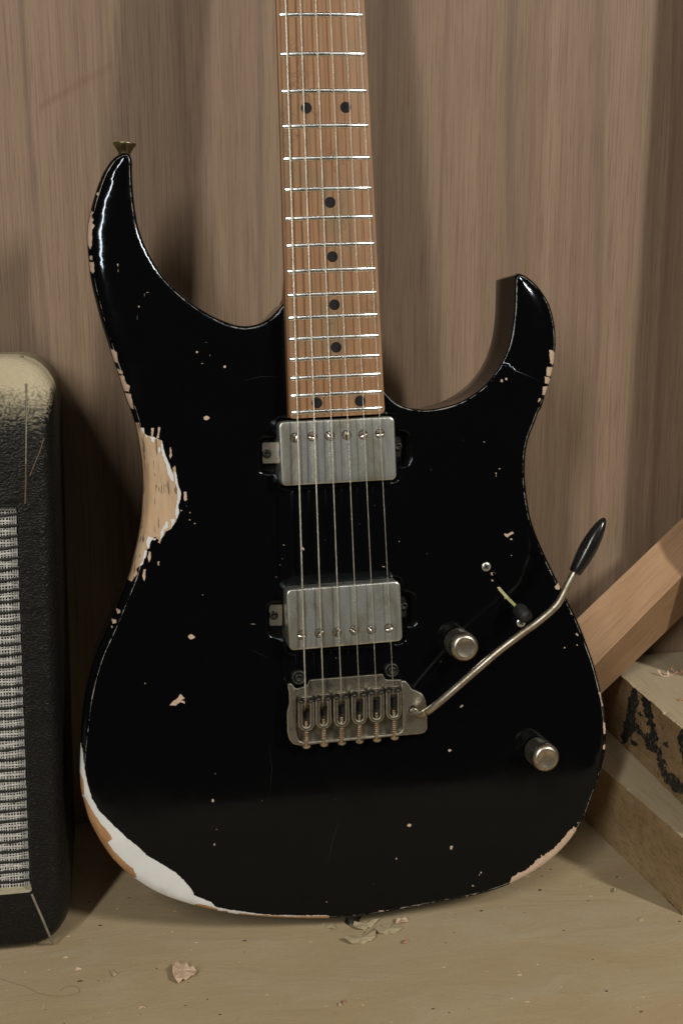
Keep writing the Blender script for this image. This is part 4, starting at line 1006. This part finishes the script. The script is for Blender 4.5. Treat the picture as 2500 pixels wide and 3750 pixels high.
for y in [gr_t+pitchc*0.28]+cords_y:
    for off, wd in ((-0.26, 0.00042), (-0.5, 0.0011), (-0.74, 0.00042)):
        if y+off*pitchc < gr_b+0.0006: continue
        ph = rnd.uniform(0, 6); nn = 34
        ribbon(mb, [(GX0+(gr_x-0.0008-GX0)*j/nn, y+off*pitchc+0.00028*math.sin(ph+j*0.8)+rnd.uniform(-1, 1)*0.00012, gz+0.0003+0.0003*math.sin(j*2.6+ph)) for j in range(nn+1)], wd*rnd.uniform(0.85, 1.15))
wv_ = mb.build('cloth_strands', [M['cloth_white']], cloth); wv_['kind'] = 'stuff'
for y in cords_y:
    mb = MB(); nn = 30; ph = rnd.uniform(0, 6)
    ribbon(mb, [(GX0+(gr_x-GX0+0.0006)*j/nn, y+0.00022*math.sin(ph+j*0.7)+(0.0006 if j > nn-2 else 0)+rnd.uniform(-1, 1)*0.0001, gz+0.0008+0.0002*math.sin(j*2.6)) for j in range(nn+1)], [0.00165*(1+0.35*math.sin(j*2.4+ph)) for j in range(nn+1)], th=0.0004)
    mb.build('black_cord', [M['cloth_black']], cloth)
for pts, r, m_ in (([(133, 3272), (150, 3310), (180, 3375), (207, 3437), (224, 3478)], 0.00075, 'seam'),
                ([(76, 1405), (78, 1480), (79, 1600), (80, 1700)], 0.0004, 'seam'), ([(80, 1700), (81, 1760), (80, 1845)], 0.0005, 'seam_dark'),
                ([(145, 1605), (128, 1660), (110, 1705), (96, 1742)], 0.0004, 'seam_dark')):
    zf = lambda py: 0.0 if py > 1640 else -0.020*min(1, ((1640-py)/335.0)**1.6)
    mb = MB(); pp = []
    for x, y in pts:
        # lie on the front skin: find it by marching the pixel ray
        best = None
        for q in range(0, 200):
            z = 0.0-q*0.0001; u, v = AM.P(x, y, z)
            top = yT-0.030 if True else 0
            dy = max(0, v-(yT-0.058))/0.058; dy = min(1, dy)
            dxr = max(0, u-(xR-0.011))/0.011; dxr = min(1, dxr); dyb = max(0, (yB+0.009)-v)/0.009; dyb = min(1, dyb)
            kk = max(dy, dxr, dyb); zs_ = -0.020+0.020*math.sqrt(max(0, 1-kk*kk)) if kk > 0 else 0.0
            if z <= zs_: best = (u, v, zs_); break
        if best is None: best = (u, v, -0.019)
        pp.append((best[0], best[1], best[2]+0.0001))
    mb.tube(pp, r, 6); mb.build('seam', [M[m_]], amp)
mb = MB(); pp = [AM.V(x, y, z) for x, y, z in ((76, 1410, -0.0165), (70, 1385, -0.018), (52, 1360, -0.020), (47, 1335, -0.024), (55, 1312, -0.029), (62, 1306, -0.033))]
mb.tube(pp, [0.0006, 0.0008, 0.0012, 0.0013, 0.0013, 0.0008], 6); mb.build('peeling_edge', [M['seam']], amp)
mb = MB(); b0 = AM.V(-2, 3372, 0.0); mb.lathe(b0, (0, 0, 1), [(0.0022, -0.0005), (0.0022, 0.0006), (0.0014, 0.0012), (0, 0.0014)], 16); mb.build('screw_head', [M['screw']], amp)
for x_ in (xR-0.05, xR-0.36):
    mb = MB(); mb.lathe((x_, 0.0016, -0.03), (0, -1, 0), [(0.007, -0.001), (0.007, 0.0012), (0.006, 0.0015), (0, 0.0015)], 16); mb.build('rubber_foot', [M['rubber']], amp)

# the cabinet stands a hair out of square
for o in [c for c in amp.children]+[g for c in amp.children for g in c.children]:
    for v_ in o.data.vertices: v_.co.x += 0.019*(v_.co.y-0.17)

# ================================================================ TIMBER (right)
def board_mat(name, lo, hi, rot, dust=0.0, dark=None, sc=55, stretch=0.08):
    m, nt, b = mat(name); v = coords(nt, (stretch, 1, 1))
    n = noise(nt, v, sc, 6, 0.62, 0.5); f = noise(nt, v, sc*9, 4, 0.7)
    c = ramp(nt, n, [(0.3, lo), (0.7, hi)])
    c = mix(nt, ramp(nt, f, [(0.32, 0.55), (0.5, 0.0)]), c, dark or tuple(x*0.45 for x in lo))
    if dust: c = mix(nt, ramp(nt, noise(nt, coords(nt), 60, 5, 0.7), [(0.3, dust), (0.75, dust*0.6)]), c, (0.46, 0.385, 0.26))
    link(nt, c, b, 'Base Color'); b.inputs['Roughness'].default_value = 0.75; bump(nt, b, f, 0.6, 0.0005); return m
M['rough'] = board_mat('rough_sawn_face', (0.21, 0.13, 0.055), (0.38, 0.26, 0.13), 0, 0, (0.06, 0.035, 0.018), 70, 0.5)
M['dusttop'] = board_mat('dusty_board_top', (0.40, 0.32, 0.20), (0.50, 0.41, 0.27), 0, 0.45, (0.27, 0.20, 0.12), 40)
M['plank'] = board_mat('plank_side', (0.27, 0.18, 0.085), (0.40, 0.285, 0.15), 0, 0, (0.11, 0.065, 0.03), 45, 0.3)
M['stick_lit'] = board_mat('planed_stick_lit', (0.36, 0.21, 0.11), (0.46, 0.29, 0.165), 0, 0, (0.24, 0.13, 0.07), 90, 0.03)  # upper face: same wood, lightened in colour as the lit side
M['stick_shaded'] = board_mat('planed_stick_shaded', (0.21, 0.115, 0.055), (0.29, 0.175, 0.09), 0, 0, (0.13, 0.07, 0.03), 70, 0.08)  # other faces: same wood, darkened in colour as the shaded sides
M['spray'] = simple('black_spray_paint', (0.018, 0.019, 0.018), 0.55, 0, 0.6, 350, 0.7, 600, 0.0006)
M['stain'] = simple('dark_stain', (0.03, 0.02, 0.014), 0.8, 0, 0.3, 300)

def lumber(name, f0, f1, z0, z1, ext0, ext1, width, mats, marks, top_jag=0.0):
    """board whose long front face runs f0->f1 on height z0; marks: (pixel polygon, material index) on that face"""
    f0 = Vector(f0[:2]); f1 = Vector(f1[:2]); u = (f1-f0).normalized(); nrm_in = Vector((-u.y, u.x))
    if nrm_in.y < 0: nrm_in = -nrm_in
    a = f0-u*ext0; L = (f1-f0).length+ext0+ext1; H = z1-z0
    mtx = Matrix(((u.x, nrm_in.x, 0, a.x), (u.y, nrm_in.y, 0, a.y), (0, 0, 1, z0), (0, 0, 0, 1)))
    n3 = np.array([nrm_in.x, nrm_in.y, 0.0]); p0 = np.array([a.x, a.y, 0])
    def face(px, py):
        h = hit(px, py, n3, p0); return ((h[0]-a.x)*u.x+(h[1]-a.y)*u.y)*1000, (h[2]-z0)*1000
    # front face triangulated with the marks in it, slightly uneven (sawn) in depth
    nT_ = 170; wk = [0.0]*(nT_+1)
    for k in range(1, nT_):
        wk[k] = wk[k-1]*0.82+rnd.uniform(-0.28, 0.22)*top_jag*0.7
        if rnd.random() < 0.035: wk[k] -= top_jag*rnd.uniform(0.5, 1.6)
    top = [(L*1000*k/nT_, H*1000+min(0.3, wk[k])) for k in range(nT_, -1, -1)]
    botm = [(L*1000*k/30, (rnd.uniform(0, 0.25)*top_jag if 0 < k < 30 else 0)) for k in range(0, 31)]
    loop = botm+top
    pts = list(loop); ed = [(i, (i+1) % len(loop)) for i in range(len(loop))]; polys = []
    for pl, mi_ in marks:
        q = [face(*p) for p in jag(pl, 6, 4.5)]; b = len(pts); pts += q; ed += [(b+i, b+(i+1) % len(q)) for i in range(len(q))]; polys.append((q, mi_))
    for gx in np.arange(4, L*1000-2, 4.0):
        for gy in np.arange(4, H*1000-3, 4.0): pts.append((gx+rnd.uniform(-1.4, 1.4), gy+rnd.uniform(-1.4, 1.4)))
    rv, re, rf, *_ = delaunay_2d_cdt([Vector(p) for p in pts], ed, [], 0, 1e-4)
    V = np.array([(q.x, q.y) for q in rv]); T = [f for f in rf if len(f) == 3]; cen = np.array([V[list(t)].mean(0) for t in T]); keep = inside_np(cen, loop); cls = np.zeros(len(T), int)
    for q, mi_ in polys: cls[inside_np(cen, q)] = mi_
    dv, _, _ = segdist(V, np.array(loop))
    vs = [(x/1000, (0.0 if d_ < 0.3 else rnd.uniform(-0.25, 0.35)*0.001*(1 if top_jag else 0.25)), y/1000) for (x, y), d_ in zip(V, dv)]
    mb = MB(); mb.add(vs, [t for t, k_ in zip(T, keep) if k_], 0, True); mb.m = [int(c) for c, k_ in zip(cls, keep) if k_]
    # top face: shares the ragged front edge
    W = width
    tv = [(x/1000, 0.0, y/1000) for x, y in top] + [(x/1000, 0.004, H) for x, y in top] + [(x/1000, W, H) for x, y in top]; m_ = len(top)
    mb.add(tv, [(i, i+1, m_+i+1, m_+i) for i in range(m_-1)] + [(m_+i, m_+i+1, 2*m_+i+1, 2*m_+i) for i in range(m_-1)], 1)
    mb.add([(0, 0, 0), (0, W, 0), (0, W, H), (0, 0, H)], [(0, 1, 2, 3)], 0); mb.add([(L, 0, 0), (L, W, 0), (L, W, H), (L, 0, H)], [(0, 1, 2, 3)], 1)
    mb.add([(0, W, 0), (L, W, 0), (L, W, H), (0, W, H)], [(0, 1, 2, 3)], 0); mb.add([(x/1000, 0, y/1000) for x, y in botm]+[(L, W, 0), (0, W, 0)], [tuple(range(len(botm)+2))], 0)
    o = mb.build(name, mats, None); o.matrix_world = mtx
    return o, mtx, u, nrm_in, a, L, H
P1 = floor_pt(2137, 3002); P2 = floor_pt(2497, 3353)
HC = 0.0505
cd_ = Vector((P2[0]-P1[0], P2[1]-P1[1])); 
def fit_rect(f0, f1, width, gap=0.002):
    """how far the board can run back before its rear corner meets the panel"""
    u = (Vector(f1[:2])-Vector(f0[:2])).normalized(); nn = Vector((-u.y, u.x)); nn = nn if nn.y > 0 else -nn
    # rear-left corner y = f0.y - u.y*ext + nn.y*width < -gap
    return (-gap-nn.y*width-f0[1])/(-u.y)
wC = 0.095; eC = fit_rect(P1, P2, wC)
plank, *_ = lumber('plank', P1, P2, 0.0, HC, max(0.0, eC), 0.0, wC, [M['plank'], M['dusttop'], M['stain']], [(c4b([(1368, 1322), (1400, 1345), (1455, 1385), (1505, 1425), (1520, 1450), (1568, 1480), (1568, 1500), (1500, 1500), (1370, 1345)]), 2)], 0.5)
tag(plank, 'lower light plank with dusty top lying on the floor right of the guitar', 'plank')
B1 = floor_pt(2289, 2741, HC); B2 = floor_pt(2500, 2951, HC)
HB_ = 0.0505; wB = 0.085; eB = fit_rect(B1, B2, wB)
markM = c7([(640, 850), (700, 860), (760, 930), (870, 990), (905, 1080), (940, 1300), (1000, 1560), (1060, 1800), (1130, 2050), (1230, 2100), (1372, 2240), (1480, 2352), (1372, 2400), (1200, 2330), (1100, 2200), (1010, 1990), (990, 1800), (840, 1740), (810, 1600), (700, 1440), (640, 1510), (560, 1650), (480, 1650), (510, 1400), (580, 1150), (600, 950)])
markH = c7([(760, 1020), (800, 1150), (830, 1330), (860, 1480), (830, 1540), (690, 1330), (690, 1200)])
mark2 = c7([(1310, 1470), (1372, 1440), (1450, 1430), (1470, 1950), (1372, 1960), (1330, 1800), (1290, 1560)])
block, bm_, bu, bn, ba, bL, bH = lumber('timber_block', B1, B2, HC+0.0004, HC+HB_, max(0.0, eB), 0.06, wB, [M['rough'], M['dusttop'], M['spray']], [(markM, 2), (markH, 0), (mark2, 2)]+[(c7(blob(rnd.gauss(900, 330), rnd.gauss(1500, 420), rnd.uniform(12, 45), rnd.uniform(20, 75), 9, -0.6)), 2 if rnd.random() < 0.62 else 0) for _ in range(34)], 1.6)
tag(block, 'rough sawn timber block with black sprayed letters, lying on top of the plank', 'timber block')
# torn fibres on the sawn face (nobody could count them)
mb = MB()
for k in range(900):
    x = rnd.uniform(0.0, bL); z = rnd.uniform(0.002, bH-0.002); l_ = rnd.uniform(0.001, 0.0035); a_ = rnd.gauss(-0.9, 0.18)
    dx, dz = math.cos(a_)*l_, math.sin(a_)*l_; wd = rnd.uniform(0.00008, 0.0002)
    mb.add([(x-wd, -0.0004, z), (x+wd, -0.0004, z+wd), (x+dx, -rnd.uniform(0.0008, 0.0018), z+dz)], [(0, 1, 2)])
M['fibre'] = simple('torn_wood_fibre', (0.42, 0.34, 0.21), 0.6, 0, 0.3, 900)
fo = mb.build('torn_fibres', [M['fibre']], block); fo['kind'] = 'stuff'
# leaning stick: three edges seen in the photo, at real distances from the panel
def on_y(px, py, y): return Vector(hit(px, py, np.array([0, 1.0, 0]), (0, y, 0)))
e1 = (on_y(2109, 2266, -0.050), on_y(2500, 1892, -0.018))
e2 = (on_y(2166, 2445, -0.076), on_y(2500, 2104, -0.044))
e3 = (on_y(2201, 2541, -0.062), on_y(2500, 2254, -0.030))
def ext(e, a, b): d = e[1]-e[0]; return e[0]-d*a, e[1]+d*b
a1, b1 = ext(e1, 0.30, 1.2); a2, b2 = ext(e2, 0.30, 1.2); a3, b3 = ext(e3, 0.30, 1.2)
a4, b4 = a1+a3-a2, b1+b3-b2
org = a2.copy(); xax = (b2-a2).normalized(); yax = (a1-a2); yax = (yax-xax*yax.dot(xax)).normalized(); zax = xax.cross(yax)
mtx = Matrix(((xax.x, yax.x, zax.x, org.x), (xax.y, yax.y, zax.y, org.y), (xax.z, yax.z, zax.z, org.z), (0, 0, 0, 1))); inv = mtx.inverted()
vs = [inv@v for v in (a1, a2, a3, a4, b1, b2, b3, b4)]
bm = bmesh.new(); bv = [bm.verts.new(v) for v in vs]
faces = [((0, 1, 5, 4), 0), ((1, 2, 6, 5), 1), ((2, 3, 7, 6), 1), ((3, 0, 4, 7), 1), ((0, 1, 2, 3), 1), ((4, 5, 6, 7), 1)]
for f, mi_ in faces: bm.faces.new([bv[i] for i in f]).material_index = mi_
bmesh.ops.recalc_face_normals(bm, faces=bm.faces)
bmesh.ops.bevel(bm, geom=list(bm.edges), offset=0.0006, segments=2, affect='EDGES', profile=0.5)
me = bpy.data.meshes.new('wooden_stick'); bm.to_mesh(me); bm.free(); me.materials.append(M['stick_lit']); me.materials.append(M['stick_shaded'])
stick = bpy.data.objects.new('wooden_stick', me); COL.objects.link(stick); stick.matrix_world = mtx
tag(stick, 'planed square wooden stick leaning diagonally against the panel behind the guitar', 'wooden stick')

# unseen board added off to the right, casting the panel's upright shadow
mb = MB(); tb = [(0.416, 0.1025), (0.57, 0.1025), (0.582, 1.25), (0.428, 1.25)]
tv = [(x, y, z) for y in (-0.080, -0.060) for x, z in tb]
mb.add(tv, [(0, 1, 2, 3), (4, 5, 6, 7), (0, 1, 5, 4), (1, 2, 6, 5), (2, 3, 7, 6), (3, 0, 4, 7)])
o = mb.build('shadow_board', [M['plank']]); tag(o, 'unseen board added on the rough timber to cast the upright shadow on the panel', 'board')

# ================================================================ small things
M['shaving'] = simple('pale_wood_shaving', (0.55, 0.40, 0.28), 0.7, 0, 0.2, 300, 0.4, 500)
M['shaving_red'] = simple('reddish_wood_shaving', (0.42, 0.24, 0.14), 0.7, 0, 0.3, 300, 0.4, 500)
M['flake'] = simple('beige_floor_flake', (0.42, 0.345, 0.215), 0.85, 0, 0.2, 300, 0.5, 400)
M['grey_hair'] = simple('brown_hair', (0.24, 0.18, 0.11), 0.6)
def flake(name, pix, z, lift, m, label, cat, group=None, curl=0.002, thick=0.0004):
    pts = [floor_pt(x, y, z) for x, y in jag(pix, 12, 2.5)]; c = sum(pts)/len(pts); n = len(pts)
    loc = Vector((c[0], c[1], z)); vs = [(p[0]-c[0], p[1]-c[1], lift*(0.2+0.8*abs(math.sin(i*1.3)))+curl*(((p[0]-c[0])*160)**2)*0.5) for i, p in enumerate(pts)]
    mid_ = (0, 0, lift*0.8+thick); top = vs+[mid_]; low = [(x, y, max(0.0, zz-thick)) for x, y, zz in vs]
    mb = MB(); mb.add(top, [(i, (i+1) % n, n) for i in range(n)], 0); mb.add(vs+low, [(i, (i+1) % n, n+(i+1) % n, n+i) for i in range(n)]+[tuple(range(n, 2*n))], 0)
    o = mb.build(name, [m]); o.location = loc; tag(o, label, cat, group); return o
flake('wood_shaving', c2b([(1060, 2005), (1090, 1995), (1150, 2005), (1215, 2052), (1200, 2080), (1150, 2092), (1100, 2108), (1075, 2100), (1062, 2060)]), 0.0, 0.0035, M['shaving'], 'largest pinkish wood shaving lying alone on the floor in front of the guitar', 'wood shaving')
flake('paint_flake', c3b([(772, 985), (780, 955), (815, 948), (835, 960), (860, 950), (950, 935), (955, 945), (900, 985), (800, 1002)]), 0.0, 0.0018, M['flake'], 'long curled beige paint flake lifting off the floor just under the guitar', 'paint flake', 'paint flakes lifting off the floor below the guitar')
flake('paint_flake', c3b([(700, 1075), (760, 1045), (850, 1030), (900, 1005), (930, 1030), (925, 1065), (850, 1090), (760, 1105)]), 0.0, 0.0010, M['flake'], 'broad beige flake at the left end of the cracked patch below the guitar', 'paint flake', 'paint flakes lifting off the floor below the guitar')
flake('paint_flake', c3b([(930, 1000), (985, 955), (1040, 962), (1100, 975), (1120, 1000), (1060, 1025), (960, 1030)]), 0.0, 0.0011, M['flake'], 'beige flake at the right end of the cracked patch below the guitar', 'paint flake', 'paint flakes lifting off the floor below the guitar')
flake('paint_flake', c3b([(1070, 952), (1105, 915), (1150, 930), (1160, 945), (1120, 956)]), 0.0, 0.003, M['shaving'], 'small pale pink chip at the far right of the cracked patch below the guitar', 'paint flake', 'paint flakes lifting off the floor below the guitar')
flake('paint_flake', c3b([(580, 975), (630, 965), (650, 990), (640, 1003), (600, 985)]), 0.0, 0.002, M['flake'], 'small curled flake left of the cracked patch below the guitar', 'paint flake', 'paint flakes lifting off the floor below the guitar')
flake('wood_chip', c3b([(1115, 1078), (1150, 1072), (1168, 1085), (1150, 1098), (1125, 1095)]), 0.0, 0.0015, M['shaving_red'], 'tiny reddish wood chip on the floor just right of the paint flakes', 'wood chip')
flake('wood_chip', c3b([(652, 1530), (672, 1518), (685, 1530), (672, 1545)]), 0.0, 0.0015, M['shaving'], 'tiny white chip beside a brown crumb near the bottom edge of the floor', 'wood chip')
flake('wood_chip', c3b([(686, 1518), (700, 1508), (718, 1515), (715, 1530), (695, 1535)]), 0.0, 0.0015, M['shaving_red'], 'tiny brown crumb beside a white chip near the bottom edge of the floor', 'wood chip')
flake('wood_chip', c2b([(850, 2250), (895, 2248), (898, 2256), (855, 2262)]), 0.0, 0.0012, M['shaving'], 'small pale splinter on the floor at the bottom left, below the large shaving', 'wood chip')
flake('wood_chip', c2b([(675, 2040), (690, 2030), (720, 2055), (700, 2065)]), 0.0, 0.0014, M['flake'], 'small beige crumb on the floor left of the large shaving', 'wood chip')
flake('wood_chip', c4b([(1115, 1325), (1130, 1315), (1142, 1325), (1138, 1340), (1120, 1342)]), 0.0, 0.002, M['flake'], 'small rounded beige crumb on the floor close to the lower plank', 'wood chip')
flake('wood_chip', c4b([(1268, 1510), (1290, 1495), (1325, 1502), (1315, 1520), (1285, 1522)]), 0.0, 0.0006, M['flake'], 'flat beige flake on the floor near the end of the lower plank', 'wood chip')
# curled shavings on the block
zt_ = HC+HB_
def curl(pix, m, label, seedr):
    base = floor_pt(*pix, zt_); mb = MB(); rr = random.Random(seedr); pts = []
    for k in range(26):
        a = k*0.62; r = 0.0030+0.0012*math.sin(k*0.9); pts.append((k*0.00055-0.006+r*0.5*math.cos(a), r*0.6*math.sin(a*0.8)-k*0.0001, 0.0022+0.0018*math.sin(a)))
    ribbon(mb, pts, [0.0009+0.0006*abs(math.sin(k)) for k in range(26)], (0.1, -0.6, 0.8), 0.0002)
    o = mb.build('curled_shaving', [m]); o.location = Vector(base); tag(o, label, 'wood shaving'); return o
curl((2434, 2474), M['shaving'], 'pale curled shaving on top of the rough timber block, the farther one', 3)
curl((2482, 2464), M['shaving_red'], 'orange curled shaving on top of the rough timber block at the picture edge', 5)
flake('wood_chip', c7([(1300, 1045), (1310, 1025), (1372, 1035), (1400, 1045), (1372, 1052), (1320, 1050)]), zt_, 0.0014, M['shaving_red'], 'thin orange chip on top of the rough timber block near its front edge', 'wood chip')
# a hair on the floor by the amplifier
mb = MB(); hp = [floor_pt(*q) for q in catmull(c2b([(0, 2075), (90, 2105), (170, 2130), (240, 2165), (330, 2182), (420, 2180), (480, 2165), (490, 2140), (460, 2122), (410, 2125), (370, 2150)]), 5, False)]
mb.tube([(p[0]-hp[0][0], p[1]-hp[0][1], 0.0003) for p in hp], 0.00008, 4); ho = mb.build('hair', [M['grey_hair']]); ho.location = Vector(hp[0]); tag(ho, 'long thin curled hair lying on the floor in front of the amplifier', 'hair')
# sawdust and crumbs, uncountable
mb = MB()
for k in range(1100):
    x = rnd.uniform(-0.3, 0.55); y = -abs(rnd.uniform(0.0, 0.42)); s_ = abs(rnd.gauss(0, 0.00035))+0.00018
    if rnd.random() < 0.03: s_ *= 2.2
    a_ = rnd.uniform(0, 6); el_ = rnd.uniform(0.8, 3.0); h = s_*rnd.uniform(0.3, 0.9); mi_ = rnd.choice((0, 0, 0, 1, 1, 1, 2, 2, 3))
    q = [(x+s_*el_*math.cos(a_+t)*rnd.uniform(.7, 1.2), y+s_*math.sin(a_+t)*rnd.uniform(.7, 1.2), 0.0) for t in (0, 1.4, 2.9, 4.3)]
    mb.add(q+[(x, y, h)], [(0, 1, 4), (1, 2, 4), (2, 3, 4), (3, 0, 4)], mi_)
so = mb.build('sawdust', [M['flake'], M['stain'], M['shaving'], M['shaving_red']]); tag(so, 'fine sawdust and crumbs scattered over the beige floor', 'sawdust', kind='stuff')
bpy.context.view_layer.update()
